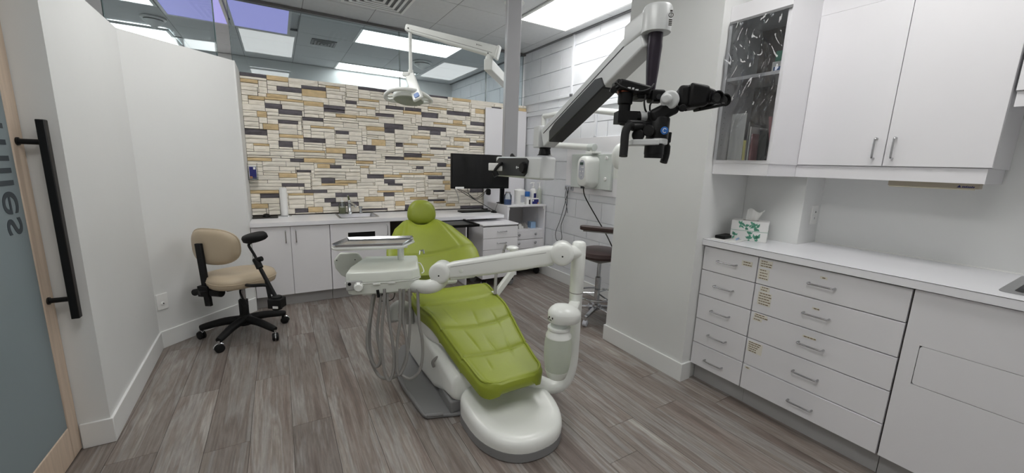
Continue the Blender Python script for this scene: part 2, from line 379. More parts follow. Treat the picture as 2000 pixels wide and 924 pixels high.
for kind, tab in (('d', DARK), ('t', TAN)):
    for t, lst in tab.items():
        ox, oy, sc = TILES[t]
        for xl, yt, xr, yb in lst:
            a = ony(ox+xl/sc, oy+yt/sc, SY); b = ony(ox+xl/sc, oy+yb/sc, SY); c = ony(ox+xr/sc, oy+yt/sc, SY)
            i0 = max(0, round((a.x-SX0)/DX)); i1 = min(NX, round((c.x-SX0)/DX))
            j0 = round((SZ1-a.z)/DZ); j1 = max(j0+2, round((SZ1-b.z)/DZ)); j0 = max(0, j0); j1 = min(NZ, j1)
            if j1-j0 < 2 or i1-i0 < 4: continue
            # trim against stones already set
            while i0 < i1 and any(occ[j][i0] for j in range(j0, j1)): i0 += 1
            while i1 > i0 and any(occ[j][i1-1] for j in range(j0, j1)): i1 -= 1
            while j0 < j1 and any(occ[j0][i0:i1]): j0 += 1
            while j1 > j0 and any(occ[j1-1][i0:i1]): j1 -= 1
            if i1-i0 >= 4 and j1-j0 >= 2 and not any(any(occ[j][i0:i1]) for j in range(j0, j1)): place(i0, i1, j0, j1, kind)
rs = random.Random(11)
for j in range(NZ):
    i = 0
    while i < NX:
        if occ[j][i]: i += 1; continue
        w = 0
        lim = rs.randint(12, 34)
        while i+w < NX and not occ[j][i+w] and w < lim+6: w += 1
        if w > lim: w = lim
        h = 1
        hm = rs.choice((2, 3, 3, 4, 4, 5))
        while j+h < NZ and h < hm and not any(occ[j+h][i:i+w]): h += 1
        # avoid a one-unit sliver below
        if j+h+1 >= NZ: h = NZ-j
        elif any(occ[j+h+1][i:i+w]) and not any(occ[j+h][i:i+w]): h += 1
        if any(any(occ[q][i:i+w]) for q in range(j, min(NZ, j+h))): h = 1
        place(i, i+w, j, j+h, 'w'); i += w
def stone_mesh(mb, s, r):
    i0, i1, j0, j1, kind = s
    g = r.uniform(0.0012, 0.0026)
    x0, x1 = SX0+i0*DX+g, SX0+i1*DX-g; z1, z0 = SZ1-j0*DZ-g, SZ1-j1*DZ+g
    base = SY + r.uniform(-0.006, 0.012) + (0.006 if kind == 'd' else 0)
    nx = 4 if x1-x0 > 0.12 else 2
    rows = []
    for k in range(3):
        row = []
        for i in range(nx+1):
            edge = (i in (0, nx)) or k in (0, 2)
            row.append(V((x0+(x1-x0)*i/nx, base+(0.004 if edge else 0)+r.uniform(-0.0025, 0.0025), z0+(z1-z0)*k/2)))
        rows.append(row)
    n = len(mb.v); back = SY+0.032
    for row in rows: mb.v += row
    W = nx+1
    for k in range(2):
        for i in range(nx): mb.f.append((n+k*W+i, n+k*W+i+1, n+(k+1)*W+i+1, n+(k+1)*W+i))
    m = len(mb.v); mb.v += [V((x0,back,z0)), V((x1,back,z0)), V((x1,back,z1)), V((x0,back,z1))]
    mb.f.append((m+1, m)+tuple(n+i for i in range(W))); mb.f.append((m+3, m+2)+tuple(n+2*W+i for i in reversed(range(W))))
    mb.f.append((m, m+3, n+2*W, n+W, n)); mb.f.append((m+2, m+1, n+W-1, n+2*W-1, n+3*W-1))
stones.sort(key=lambda s: -(s[1]-s[0])*(s[3]-s[2])*(0.3 if SX0+s[0]*DX > 2.38 else 1.0))
rest = {'w': MB(), 't': MB(), 'd': MB()}
r_ = random.Random(5)
for q, s in enumerate(stones):
    if q < 300:
        mb = MB(); stone_mesh(mb, s, r_); obj('stone', mb, 'stone_'+s[4], wb, smooth=False)
    else: stone_mesh(rest[s[4]], s, r_)
for k, nm in (('w','pale_stone_chips'), ('t','tan_stone_chips'), ('d','slate_stone_chips')):
    if rest[k].v:
        o = obj(nm, rest[k], 'stone_'+k, wb, smooth=False); o['kind'] = 'stuff'
# white board covering the right end of the stone
p0 = ony(948, 217, SY-0.02)
one('wall_board', B(p0.x, 2.872, SY-0.032, SY-0.013, 0.815, 2.075), 'lam', 'plain white board on the stone wall behind the monitor', 'board', bevel=0.002)
# ---- painted block wall on the right
wr = st('wall_right', B(2.902, 3.05, 1.4, 7.3, 0, CZ), 'block', 'white painted block wall behind the brown stool', 'wall', smooth=False)
BP = 0.2082; BL = 0.416; bz0 = 0.609-3*BP
blk = {}
for r in range(14):
    z0, z1 = max(0.0, bz0+r*BP), min(CZ, bz0+(r+1)*BP)
    y = 2.19 - (BL/2 if r % 2 else 0)
    while y < 7.2:
        a, b = max(y, 2.19), min(y+BL, 7.2)
        if b-a > 0.05 and z1-z0 > 0.03 and (b < 4.75 or z1 > 1.9):
            key = (round(b-a, 4), round(z1-z0, 4))
            if key not in blk:
                me = bpy.data.meshes.new('block'); h, w = key[1]/2-0.0018, key[0]/2-0.0012
                ins = 0.003
                mb = MB().add([(0,-w,-h),(0,w,-h),(0,w,h),(0,-w,h),(-0.012,-w+ins,-h+ins),(-0.012,w-ins,-h+ins),(-0.012,w-ins,h-ins),(-0.012,-w+ins,h-ins)], [(4,5,6,7),(0,1,5,4),(1,2,6,5),(2,3,7,6),(3,0,4,7)])
                me.from_pydata([tuple(p) for p in mb.v], [], mb.f); 
                bm = bmesh.new(); bm.from_mesh(me); 
                for f in bm.faces:
                    if f.normal.x > 0.5: f.normal_flip()
                bm.to_mesh(me); bm.free()
                me.materials.append(M['block']); blk[key] = me
            o = bpy.data.objects.new('block', blk[key]); C.objects.link(o); o.parent = wr
            o.location = V((2.9025, (a+b)/2, (z0+z1)/2)) - wr.location
        y += BL
st('baseboard_right', B(2.876, 2.902, 2.187, 4.55, 0, BH), 'trim', 'white baseboard under the painted block wall', 'baseboard', bevel=0.003)
# ---- pillar and alcove on the right
st('wall_pillar', B(2.232, 3.0, 1.476, 2.187, 0, CZ), 'wall', 'wide white pillar between the brown stool and the drawers', 'wall', smooth=False)
st('baseboard_pillar', MB().prism([(2.219,1.463),(2.318,1.463),(2.318,1.476),(2.232,1.476),(2.232,2.187),(2.90,2.187),(2.90,2.2),(2.219,2.2)], (0,0,0), (1,0,0), (0,1,0), EZ, BH), 'trim', 'white baseboard wrapped around the pillar foot', 'baseboard', bevel=0.003)
st('wall_alcove', B(2.707, 2.97, 1.125, 1.476, 0, CZ), 'wall', 'white boxed-out wall beside the tissue boxes', 'wall', bevel=0.003)
st('wall_near', B(2.938, 3.05, -1.1, 1.476, 0, CZ), 'wall', 'white wall above the long right-hand worktop', 'wall', smooth=False)
# ---- walls outside the frame that close the rooms
st('wall_rear', B(-2.7, 3.05, 7.22, 7.34, 0, CZ), 'wall', 'white far wall of the room seen through the glass', 'wall', smooth=False)
st('wall_behind', B(-2.7, 3.05, -1.2, -1.1, 0, CZ), 'wall', 'white wall behind the viewpoint', 'wall', smooth=False)
st('wall_corridor', B(-2.8, -2.7, -1.1, 7.34, 0, CZ), 'wall', 'white far wall of the corridor', 'wall', smooth=False)
mb = B(-1.05, -0.95, -1.1, 1.25, 0, CZ); mb.box(-1.05, -0.95, 1.25, 2.439, 2.2, CZ)
st('wall_doorway', mb, 'wall', 'white wall around the sliding glass door', 'wall', smooth=False)
# ---- ceiling: slab, rails, tiles, lights
ceil = st('ceiling', B(-2.8, 3.05, -1.2, 7.34, CZ+0.03, CZ+0.09), 'ceil', 'suspended tile ceiling with recessed light panels', 'ceiling', smooth=False)
GX = [2.135+0.61*k for k in range(-7, 2)]; GY = [4.86+0.61*k for k in range(-9, 5)]
lights = {}          # cells taken by lights
def mark(x0, x1, y0, y1):
    for i, gx in enumerate(GX):
        for j, gy in enumerate(GY):
            if gx+0.3 > x0 and gx+0.3 < x1 and gy+0.3 > y0 and gy+0.3 < y1: lights[(i, j)] = 1
def ceiling_light(x0, x1, y0, y1, label, m='lens', group='recessed ceiling light panels', fr=0.026):
    mark(x0, x1, y0, y1)
    t = thing('ceiling_light', label, 'ceiling light', ((x0+x1)/2, (y0+y1)/2, CZ), group)
    f = MB(); z0, z1 = CZ-0.006, CZ+0.02
    f.box(x0, x1, y0, y0+fr, z0, z1).box(x0, x1, y1-fr, y1, z0, z1).box(x0, x0+fr, y0+fr, y1-fr, z0, z1).box(x1-fr, x1, y0+fr, y1-fr, z0, z1)
    obj('frame', f, 'trim', t, smooth=False)
    obj('diffuser', B(x0+fr, x1-fr, y0+fr, y1-fr, CZ-0.001, CZ+0.008), m, t, smooth=False)
G = 0.61
ceiling_light(2.145, 2.755, 2.42, 3.62, 'bright light panel above the microscope arm by the block wall')
ceiling_light(-0.305, 0.305, -0.02, 1.20, 'light panel overhead on the door side of the room')
ceiling_light(1.525, 2.135, -0.02, 1.20, 'light panel overhead beside the upper cabinets')
ceiling_light(-0.305, 0.305, 2.42, 3.63, 'light panel overhead above the beige stool')
ceiling_light(0.895, 2.125, 4.865, 5.465, 'large light panel beyond the glass, above the dental lamp arm')
ceiling_light(0.875, 2.095, 6.69, 7.20, 'long light panel beyond the glass near the far wall')
ceiling_light(-0.33, 0.225, 4.70, 5.65, 'violet panel beyond the glass, right of the glass joint', 'violet', 'violet ceiling panels')
ceiling_light(-0.90, -0.345, 4.70, 5.65, 'violet panel beyond the glass, left of the glass joint', 'violet', 'violet ceiling panels')
ceiling_light(-1.525, -0.915, 4.25, 5.42, 'corridor light panel nearest above the left partition')
ceiling_light(-1.6, -1.0, 6.36, 7.2, 'added glowing panel standing in for a glass reflection low above the left partition')  # glowing panel added in place of a reflection in the partition glass
tm = {}
for i, gx in enumerate(GX):
    for j, gy in enumerate(GY):
        if (i, j) in lights or gy < 1.5 or (gx < -0.8 and gy < 3.6): continue
        x1 = min(gx+G, 2.9)
        key = round(x1-gx, 3)
        if key not in tm:
            me = bpy.data.meshes.new('ceiling_tile'); w = key/2-0.003
            mb = B(-w, w, -0.302, 0.302, 0, 0.018); me.from_pydata([tuple(p) for p in mb.v], [], mb.f); me.materials.append(M['ceil']); tm[key] = me
        if any(a < gx+0.3 < b and c < gy+0.3 < d for a, b, c, d in ((-0.33,0.225,4.70,5.65), (-0.90,-0.345,4.70,5.65))): continue
        o = bpy.data.objects.new('ceiling_tile', tm[key]); C.objects.link(o); o.parent = ceil
        o.location = V(((gx+x1)/2, gy+G/2, CZ+0.006)) - ceil.location
for gx in GX: obj('grid_rail', B(gx-0.006, gx+0.006, 1.4, 7.22, CZ+0.007, CZ+0.022), 'grid', ceil, smooth=False)
for gy in GY:
    if gy > 1.3: obj('grid_rail', B(-2.2, 2.9, gy-0.0055, gy+0.0055, CZ+0.0075, CZ+0.0215), 'grid', ceil, smooth=False)
obj('wall_angle', B(2.86, 2.9, 2.187, 7.22, CZ-0.004, CZ+0.02), 'grid', ceil, smooth=False)
def diffuser_vent(cx, cy, s, label, n=5, m='trim'):
    t = thing('ceiling_vent', label, 'vent', (cx, cy, CZ), 'ceiling vents')
    for k in range(n):
        h = s*(1-k/n)/2; w = 0.022
        f = MB(); z0 = CZ-0.004-0.004*k; z1 = z0+0.008
        f.box(cx-h, cx+h, cy-h, cy-h+w, z0, z1).box(cx-h, cx+h, cy+h-w, cy+h, z0, z1).box(cx-h, cx-h+w, cy-h+w, cy+h-w, z0, z1).box(cx+h-w, cx+h, cy-h+w, cy+h-w, z0, z1)
        obj('louvre', f, m, t, smooth=False)
    obj('backing', B(cx-s/2+0.01, cx+s/2-0.01, cy-s/2+0.01, cy+s/2-0.01, CZ+0.003, CZ+0.005), 'dgrey', t, smooth=False)
diffuser_vent(0.88, 3.9, 0.56, 'square louvred ceiling vent in front of the glass')
diffuser_vent(0.60, 5.76, 0.28, 'small dark ceiling vent beyond the glass', 4, 'dgrey')
def round_vent(cx, cy, r, label):
    t = thing('round_vent', label, 'vent', (cx, cy, CZ), 'round ceiling vents')
    obj('ring', MB().lathe([(r, 0.0), (r, -0.012), (r*0.75, -0.02), (r*0.72, -0.0)], (cx, cy, CZ)), 'trim', t)
    obj('cone', MB().lathe([(r*0.82, -0.03), (r*0.8, -0.038), (r*0.1, -0.10), (0.001, -0.102)], (cx, cy, CZ)), 'trim', t)
round_vent(1.92, 5.93, 0.145, 'round cone ceiling vent beyond the glass beside the lamp rod')
round_vent(-1.04, 5.88, 0.11, 'round ceiling vent in the corridor above the left partition')
# ---- glass on top of the partitions
def pane(name, a, b, z0, z1, label, th=0.010):
    a, b = V((a[0], a[1], 0)), V((b[0], b[1], 0)); d = (b-a).normalized(); n = d.cross(EZ)
    t = thing(name, label, 'glass pane', (a.x, a.y, z0), 'glass panes on the partitions')
    m = (a+b)/2; L2 = (b-a).length/2
    obj('pane', MB().obox((m.x, m.y, (z0+z1)/2), d, n, EZ, L2-0.003, th/2, (z1-z0)/2), 'glass', t, smooth=False)
    for q in (a, b):
        e = q + d*(0.004 if q == a else -0.004)
        obj('edge', MB().obox((e.x, e.y, (z0+z1)/2), d, n, EZ, 0.0016, th/2+0.0005, (z1-z0)/2), 'glassedge', t, smooth=False)
gz0, gz1 = HP, CZ-0.022
GYL = 4.65
s1 = ony(780, 100, GYL).x; s2 = ony(949, 150, GYL).x
pane('glass_pane', (-0.868, 3.565), (-0.348, 4.030), gz0, gz1, 'glass pane above the angled wall')
pane('glass_pane', (-0.30, GYL), (s1, GYL), gz0, gz1, 'left glass pane above the stone wall')
pane('glass_pane', (s1, GYL), (s2, GYL), gz0, gz1, 'middle glass pane above the stone wall')
pane('glass_pane', (s2, GYL), (2.87, GYL), gz0, gz1, 'right glass pane above the stone wall beside the grey column')
st('trim_1', B(-0.31, 2.89, GYL-0.028, GYL+0.028, CZ-0.024, CZ-0.0), 'channel', 'dark metal ceiling channel holding the glass', 'trim', smooth=False)
# ---- sliding door
dt = thing('door_1', 'frosted glass sliding door in a pale oak frame with a long black pull', 'door', (-0.905, 1.9, 0)); dt['kind'] = 'structure'
dx0, dx1 = -0.928, -0.889; y0, y1 = 1.30, 2.437; zb, zt = 0.006, 2.22
for a, b in ((2.35, y1), (y0, y0+0.105)): obj('stile', B(dx0, dx1, a, b, zb, zt), 'oak', dt, bevel=0.004)
for a, b in ((zb, zb+0.16), (zt-0.12, zt)): obj('rail', B(dx0, dx1, y0+0.105, 2.35, a, b), 'oak', dt, bevel=0.004)
gl = obj('glass', B(-0.902, -0.893, y0+0.105, 2.35, zb+0.16, zt-0.12), 'frost', dt, smooth=False)
hx, hy = -0.812, 2.385
h = obj('handle', MB().box(hx-0.0135, hx+0.0135, hy-0.016, hy+0.016, 0.665, 1.515), 'black', dt, bevel=0.003, label='long black bar handle')
for z in (0.755, 1.425): obj('standoff', MB().cyl((dx1-0.002, hy, z), (hx-0.008, hy, z), 0.011).cyl((dx1-0.001, hy, z), (dx1+0.006, hy, z), 0.016), 'black', h)
# vinyl word on the outer face of the door, set vertically
fc = bpy.data.curves.new('lettering', 'FONT'); fc.body = 'Smiles'; fc.size = 0.215; fc.extrude = 0.0006
fo = bpy.data.objects.new('lettering', fc); C.objects.link(fo)
bpy.context.view_layer.update()
dg = bpy.context.evaluated_depsgraph_get(); me = bpy.data.meshes.new_from_object(fo.evaluated_get(dg)); bpy.data.objects.remove(fo)
xs = [v.co.x for v in me.vertices]; wtxt = max(xs)
mbt = MB(); 
LET_Y, LET_Z = 2.315, 1.065
mbt.add([(-0.8922-v.co.z, LET_Y-v.co.y, LET_Z+(wtxt-v.co.x)) for v in me.vertices], [tuple(p.vertices) for p in me.polygons])
bpy.data.meshes.remove(me)
obj('lettering', mbt, 'letter', dt, smooth=False)
# ================================================================ BACK COUNTER
def bow_handle(mb, a, b, out, r=0.005):                        # bow pull between two points standing off along out
    a, b, out = V(a), V(b), V(out)
    d = (b-a); q = d.normalized()*out.length*0.45
    mb.tube(spline([a, a+out*0.75, a+out+q, b+out-q, b+out*0.75, b], 5), r, 8); return mb
WT = 0.81; FY = 4.09; TKH = 0.117
c = thing('base_cabinet', 'white two-door base cabinet at the left end under the stone wall', 'cabinet', (0.07, 4.3, 0), 'base cabinets under the stone wall')
obj('body', B(-0.243, 0.392, FY+0.02, 4.58, TKH, 0.774), 'lam', c, smooth=False)
obj('toe_kick', B(-0.243, 0.392, 4.150, 4.165, 0, TKH), 'lamgrey', c, smooth=False)
for x0, x1, hx in ((-0.241, 0.060, 0.022), (0.064, 0.391, 0.105)):
    d = obj('door', B(x0, x1, FY, FY+0.018, TKH, 0.766), 'lam', c, bevel=0.0015)
    obj('handle', bow_handle(MB(), (hx, FY, 0.728), (hx, FY, 0.618), (0, -0.028, 0)), 'nickel', d)
c = thing('sink_cabinet', 'white base cabinet under the small sink with a black towel slot in its door', 'cabinet', (0.68, 4.3, 0), 'base cabinets under the stone wall')
obj('body', B(0.396, 0.968, FY+0.02, 4.58, TKH, 0.774), 'lam', c, smooth=False)
obj('toe_kick', B(0.396, 0.968, 4.150, 4.165, 0, TKH), 'lamgrey', c, smooth=False)
sx0, sx1, sz0, sz1 = 0.556, 0.816, 0.605, 0.676
mb = MB().box(0.397, sx0, FY, FY+0.018, TKH, 0.766).box(sx1, 0.966, FY, FY+0.018, TKH, 0.766).box(sx0, sx1, FY, FY+0.018, TKH, sz0).box(sx0, sx1, FY, FY+0.018, sz1, 0.766)
d = obj('door', mb, 'lam', c, smooth=False)
obj('towel_slot', B(sx0, sx1, FY+0.012, FY+0.019, sz0, sz1), 'dark', d, smooth=False, label='black paper towel slot')
obj('handle', bow_handle(MB(), (0.935, FY, 0.735), (0.935, FY, 0.635), (0, -0.028, 0)), 'nickel', d)
# worktop with a hole for the sink
X0, X1, Y0, Y1 = 0.512, 0.866, 4.205, 4.502
mb = MB()
mb.box(-0.244, X0, 4.068, 4.56, 0.774, WT).box(X1, 1.3, 4.068, 4.56, 0.774, WT).box(X0, X1, 4.068, Y0, 0.774, WT).box(X0, X1, Y1, 4.56, 0.774, WT).box(1.3, 2.243, 3.945, 4.56, 0.774, WT)
one('worktop', mb, 'top', 'long white worktop under the stone wall', 'worktop', smooth=False)
px = ony(910, 460, 4.0).x
one('support_panel', B(px-0.009, px+0.009, 3.99, 4.56, 0, 0.774), 'lam', 'white upright panel carrying the right end of the back worktop', 'panel', bevel=0.001)
def sink(name, x0, x1, y0, y1, z, label, dp=0.14, rim=0.022, group=None):
    t = thing(name, label, 'sink', ((x0+x1)/2, (y0+y1)/2, z), group)
    f = MB(); o = [rrect(x1-x0, y1-y0, 0.03, 5, (x0+x1)/2, (y0+y1)/2), rrect(x1-x0-2*rim, y1-y0-2*rim, 0.03, 5, (x0+x1)/2, (y0+y1)/2)]
    zz = [(o[0], z+0.0005), (o[0], z+0.003), (o[1], z+0.004), (o[1], z-0.002)]
    f.ring_loft([[V((a, b, h)) for a, b in ol] for ol, h in zz], cap=False)
    obj('rim', f, 'steel', t)
    bw = MB(); i2 = rrect(x1-x0-2*rim-0.03, y1-y0-2*rim-0.03, 0.03, 5, (x0+x1)/2, (y0+y1)/2); i3 = rrect(0.06, 0.06, 0.029, 5, (x0+x1)/2, (y0+y1)/2)
    bw.ring_loft([[V((a, b, h)) for a, b in ol] for ol, h in ((o[1], z-0.002), (i2, z-dp+0.015), (i2, z-dp), (i3, z-dp-0.003))], cap=False)
    obj('bowl', bw, 'steel', t)
    obj('drain', MB().lathe([(0.043, 0), (0.04, 0.004), (0.02, 0.002), (0.001, 0.002)], ((x0+x1)/2, (y0+y1)/2, z-dp-0.004)), 'chrome', t)
    return t
sink('small_sink', 0.494, 0.884, 4.175, 4.535, WT, 'small stainless sink set in the white worktop under the stone wall')
# the ring between hole and rim is covered by the rim
t = thing('faucet', 'chrome lever faucet behind the small sink', 'faucet', (0.64, 4.505, WT))
fx, fy = 0.64, 4.505
obj('body', MB().lathe([(0.03, 0), (0.028, 0.008), (0.019, 0.02), (0.018, 0.13), (0.014, 0.145)], (fx, fy, WT+0.003)), 'chrome', t)
obj('spout', MB().tube(spline([(fx, fy, WT+0.12), (fx+0.02, fy-0.03, WT+0.115), (fx+0.05, fy-0.085, WT+0.088)], 6), [0.016]*6+[0.014]*7, 12), 'chrome', t)
obj('lever', MB().bar((fx, fy, WT+0.145), (fx-0.012, fy-0.0, WT+0.20), 0.026, 0.01, up=V((0,1,0)), w1=0.018), 'chrome', t, bevel=0.003)
t = thing('side_spray', 'small chrome valve on the sink right of the faucet', 'valve', (0.755, 4.51, WT))
obj('stem', MB().lathe([(0.018, 0), (0.016, 0.02), (0.012, 0.03), (0.012, 0.06)], (0.755, 4.51, WT+0.003)), 'chrome', t)
obj('cap', MB().lathe([(0.02, 0.06), (0.02, 0.075), (0.01, 0.08)], (0.755, 4.51, WT)), 'chrome', t)
def pump_bottle(name, c, r, h, bm, lm, label, group=None, spout=V((-1, 0, 0)), liquid=None):
    x, y, z = c; t = thing(name, label, 'pump bottle', c, group)
    obj('bottle', MB().lathe([(r*0.92, 0), (r, 0.006), (r, h*0.72), (r*0.85, h*0.8), (r*0.4, h*0.86), (r*0.4, h*0.9)], c), bm, t)
    if liquid: obj('liquid', MB().lathe([(r*0.85, 0.006), (r*0.92, 0.01), (r*0.92, h*0.42), (0.001, h*0.42)], c), liquid, t)
    p = obj('pump', MB().lathe([(r*0.5, h*0.88), (r*0.5, h*0.97), (r*0.2, h*0.98), (r*0.16, h*1.15), (r*0.35, h*1.16), (r*0.35, h*1.21)], c), lm, t)
    tip = V(c)+spout*(r*1.1)+EZ*(h*1.17)
    obj('nozzle', MB().tube([V(c)+EZ*h*1.185, tip, tip-EZ*0.006+spout*0.004], r*0.13, 8), lm, p)
    if liquid: obj('dip_tube', MB().cyl((x, y, z+0.02), (x, y, z+h*0.88), 0.003, n=8), lm, t)
    return t
M['soap'] = glassmat('pale_soap', (214, 216, 180), 0.5, 0.5)
pump_bottle('soap_dispenser', (0.566, 4.50, WT+0.0035), 0.036, 0.145, 'clear', 'paper', 'clear pump bottle of hand soap left of the faucet', spout=V((-0.9, -0.4, 0)), liquid='soap')
# paper towel roll on its stand
t = thing('paper_towel', 'upright white paper towel roll on a wire stand', 'paper towel', (0.03, 4.49, WT))
obj('roll', MB().lathe([(0.012, 0.005), (0.032, 0.005), (0.033, 0.01), (0.033, 0.275), (0.031, 0.28), (0.012, 0.28)], (0.03, 4.49, WT+0.004)), 'paper', t)
obj('stand', MB().tube([V((0.03+0.06*math.cos(a*PI/10), 4.49+0.045*math.sin(a*PI/10), WT+0.004)) for a in range(20)], 0.003, 8, closed=True).cyl((-0.03, 4.49, WT+0.004), (0.09, 4.49, WT+0.004), 0.0025, n=8).cyl((0.03, 4.49, WT+0.002), (0.03, 4.49, WT+0.295), 0.004, n=8), 'chrome', t)
one('mouse_mat', MB().prism(rrect(0.21, 0.15, 0.015, 4, -0.133, 4.44), (0, 0, WT+0.0005), (1,0,0), (0,1,0), EZ, 0.006), 'rubber', 'flat black mat at the left end of the back worktop', 'mat')
mb = MB()
def dome(u, v):
    a = 2*PI*u; e = v*PI/2
    return (-0.125+0.036*math.cos(a)*math.cos(e), 4.46+0.045*math.sin(a)*math.cos(e), WT+0.0068+0.03*math.sin(e))
mb.grid(dome, 24, 8)
one('mouse', mb, 'dark', 'black rounded device lying on the black mat', 'mouse')
# glove box in a holder on the wall return
t = thing('glove_box', 'blue and white glove box in a clear holder on the wall beside the stone', 'glove box', (-0.215, 4.505, 1.17))
gx0, gx1, gz0_, gz1_ = -0.236, -0.176, 1.176, 1.305
obj('carton', B(gx0, gx1, 4.475, 4.54, gz0_, gz1_), 'card', t, bevel=0.001)
obj('print', B(gx0+0.004, gx1-0.001, 4.4735, 4.4755, gz0_+0.003, gz1_-0.012), 'navy', t, smooth=False)
obj('print', B(gx0+0.006, gx0+0.026, 4.4725, 4.4745, gz0_+0.004, gz0_+0.026), 'orange', t, smooth=False)
obj('print', B(gx1-0.024, gx1-0.005, 4.4725, 4.4745, gz1_-0.037, gz1_-0.016), 'card', t, smooth=False)
hm = MB().box(gx0-0.006, gx1+0.010, 4.466, 4.469, gz0_-0.008, gz0_+0.02).box(gx0-0.006, gx1+0.010, 4.466, 4.545, gz0_-0.008, gz0_-0.004).box(gx1+0.006, gx1+0.010, 4.469, 4.545, gz0_-0.004, gz1_+0.02).box(gx0-0.0085, gx0-0.006, 4.466, 4.545, gz0_-0.008, gz1_+0.02)
obj('holder', hm, 'clear', t, smooth=False)
# ---- monitor, stand, keyboard, mouse
MY = 4.10
a = ony(882, 299.5, MY); b = ony(880.5, 366.5, MY); e = ony(993.5, 372, MY)
t = thing('monitor', 'wide black monitor in front of the stone wall', 'monitor', ((a.x+e.x)/2, MY, 0.92))
mx0, mx1, mz0, mz1 = a.x, e.x, 1.103, a.z+0.002
obj('housing', B(mx0, mx1, MY, MY+0.035, mz0, mz1), 'dark', t, bevel=0.004)
obj('screen', B(mx0+0.009, mx1-0.009, MY-0.002, MY+0.002, mz0+0.02, mz1-0.009), 'gloss', t, smooth=False)
obj('stand', MB().box(2.335, 2.385, MY+0.10, MY+0.135, 0.909, 1.25).box(2.328, 2.40, MY+0.08, MY+0.2, 0.9085, 0.92).box(2.0, 2.385, MY+0.036, MY+0.12, 1.22, 1.32), 'dark', t, bevel=0.003)
obj('sticker', B(mx0+0.045, mx0+0.15, MY-0.003, MY+0.001, mz0-0.002, mz0+0.022), 'card', t, smooth=False, label='white sticker on the lower bezel')
one('webcam', MB().prism(rrect(0.05, 0.075, 0.02, 5), (ony(955, 374, MY+0.04).x, MY+0.04, 1.060), (1,0,0), (0,0,1), (0,1,0), 0.03), 'dark', 'small black cable box hanging under the monitor', 'cable box')
def cable(name, pts, r, m, label, group=None, n=8): return one(name, MB().tube(spline(pts, n), r, 8), m, label, 'cable', group)
cable('monitor_cable', [ony(890, 367, MY+0.065), ony(915, 383, MY+0.075), ony(940, 397, MY+0.10), onz(963, 410.5, WT+0.006)], 0.0035, 'dark', 'longest black cable sloping from the monitor down to the keyboard', 'cables under the monitor')
cable('monitor_cable', [ony(893, 367, MY+0.055), ony(912, 377, MY+0.065), ony(928, 387, MY+0.065), ony(941, 380, MY+0.065), ony(951, 370, MY+0.055)], 0.003, 'dark', 'black cable looping lowest under the monitor', 'cables under the monitor')
cable('monitor_cable', [ony(913, 368, MY+0.055), ony(917, 381, MY+0.075), ony(930, 389, MY+0.075), ony(945, 380, MY+0.075), ony(949, 372, MY+0.060)], 0.003, 'dark', 'black cable looping tightly under the monitor', 'cables under the monitor')
cable('monitor_cable', [ony(887, 367, MY+0.065), ony(893, 378, MY+0.085), ony(896, 393, MY+0.085)], 0.0025, 'dgrey', 'short grey lead dangling from the left end of the monitor', 'cables under the monitor')
cable('mouse_cable', [onz(967, 411, WT+0.012), ony(970, 402, 4.25), ony(974, 393, 4.2)], 0.002, 'dark', 'thin black mouse lead rising to the shelf cart top', 'cables under the monitor')
t = thing('keyboard', 'flat black keyboard on the back worktop below the monitor', 'keyboard', (2.02, 4.30, WT))
kx0, kx1, ky0, ky1 = 1.83, 2.215, 4.225, 4.36
obj('case', B(kx0, kx1, ky0, ky1, WT+0.0005, WT+0.016), 'dark', t, bevel=0.004)
for r in range(4):
    mb = MB()
    for i in range(14):
        w = (kx1-kx0-0.02)/14; x = kx0+0.01+i*w
        mb.box(x+0.001, x+w-0.002, ky0+0.012+r*0.029, ky0+0.036+r*0.029, WT+0.015, WT+0.0195)
    obj('key_row', mb, 'dim', t, smooth=False)
mb = MB(); mcx, mcy = 2.213, 4.045
mp = onz(964, 414, WT)
mb.grid(lambda u, v: (mp.x-0.03+0.033*math.cos(2*PI*u)*math.cos(v*PI/2), mp.y-0.06+0.05*math.sin(2*PI*u)*math.cos(v*PI/2), WT+0.001+0.03*math.sin(v*PI/2)), 20, 7)
one('computer_mouse', mb, 'dark', 'black computer mouse at the right end of the back worktop', 'mouse')
t = thing('keyboard_tray', 'black pull-out tray in front of the back worktop behind the green backrest', 'tray', (1.56, 3.75, 0.755))
tx0, tx1, ty0, ty1 = 1.39, 1.74, 3.56, 3.96
obj('pan', B(tx0, tx1, ty0, ty1, 0.757, 0.766), 'dim', t, bevel=0.002)
mb = MB().box(tx0, tx1, ty0, ty0+0.018, 0.757, 0.782).box(tx0, tx1, ty1-0.018, ty1, 0.757, 0.773).box(tx0, tx0+0.018, ty0+0.018, ty1-0.018, 0.757, 0.773).box(tx1-0.018, tx1, ty0+0.018, ty1-0.018, 0.757, 0.782)
obj('border', mb, 'dark', t, smooth=False)
# ---- drawer cart on casters
def caster(parent, x, y, r=0.032, m='dgrey', fork='dark', ang=0.0, z=0.0):
    ca, sa = math.cos(ang), math.sin(ang); ax = V((-sa, ca, 0))
    w = obj('caster', MB().lathe([(r*0.7, -0.011), (r, -0.008), (r, 0.008), (r*0.7, 0.011)], (x, y, z+r), ax, 18), m, parent)
    obj('fork', MB().obox((x, y, z+r*1.75), (ca, sa, 0), ax, EZ, r*0.6, 0.014, r*0.35).cyl((x, y, z+r*2), (x, y, z+r*2.6), 0.008, n=10), fork, w)
    return w
cx0, cx1, cy0, cy1 = 1.872, 2.316, 3.742, 4.13; CK = 0.045
t = thing('drawer_cart', 'white wheeled drawer cart beside the green backrest under the worktop', 'cart', ((cx0+cx1)/2, 3.93, 0))
obj('body', B(cx0, cx1, cy0+0.02, cy1, 0.12, 0.712), 'lam', t, bevel=0.002)
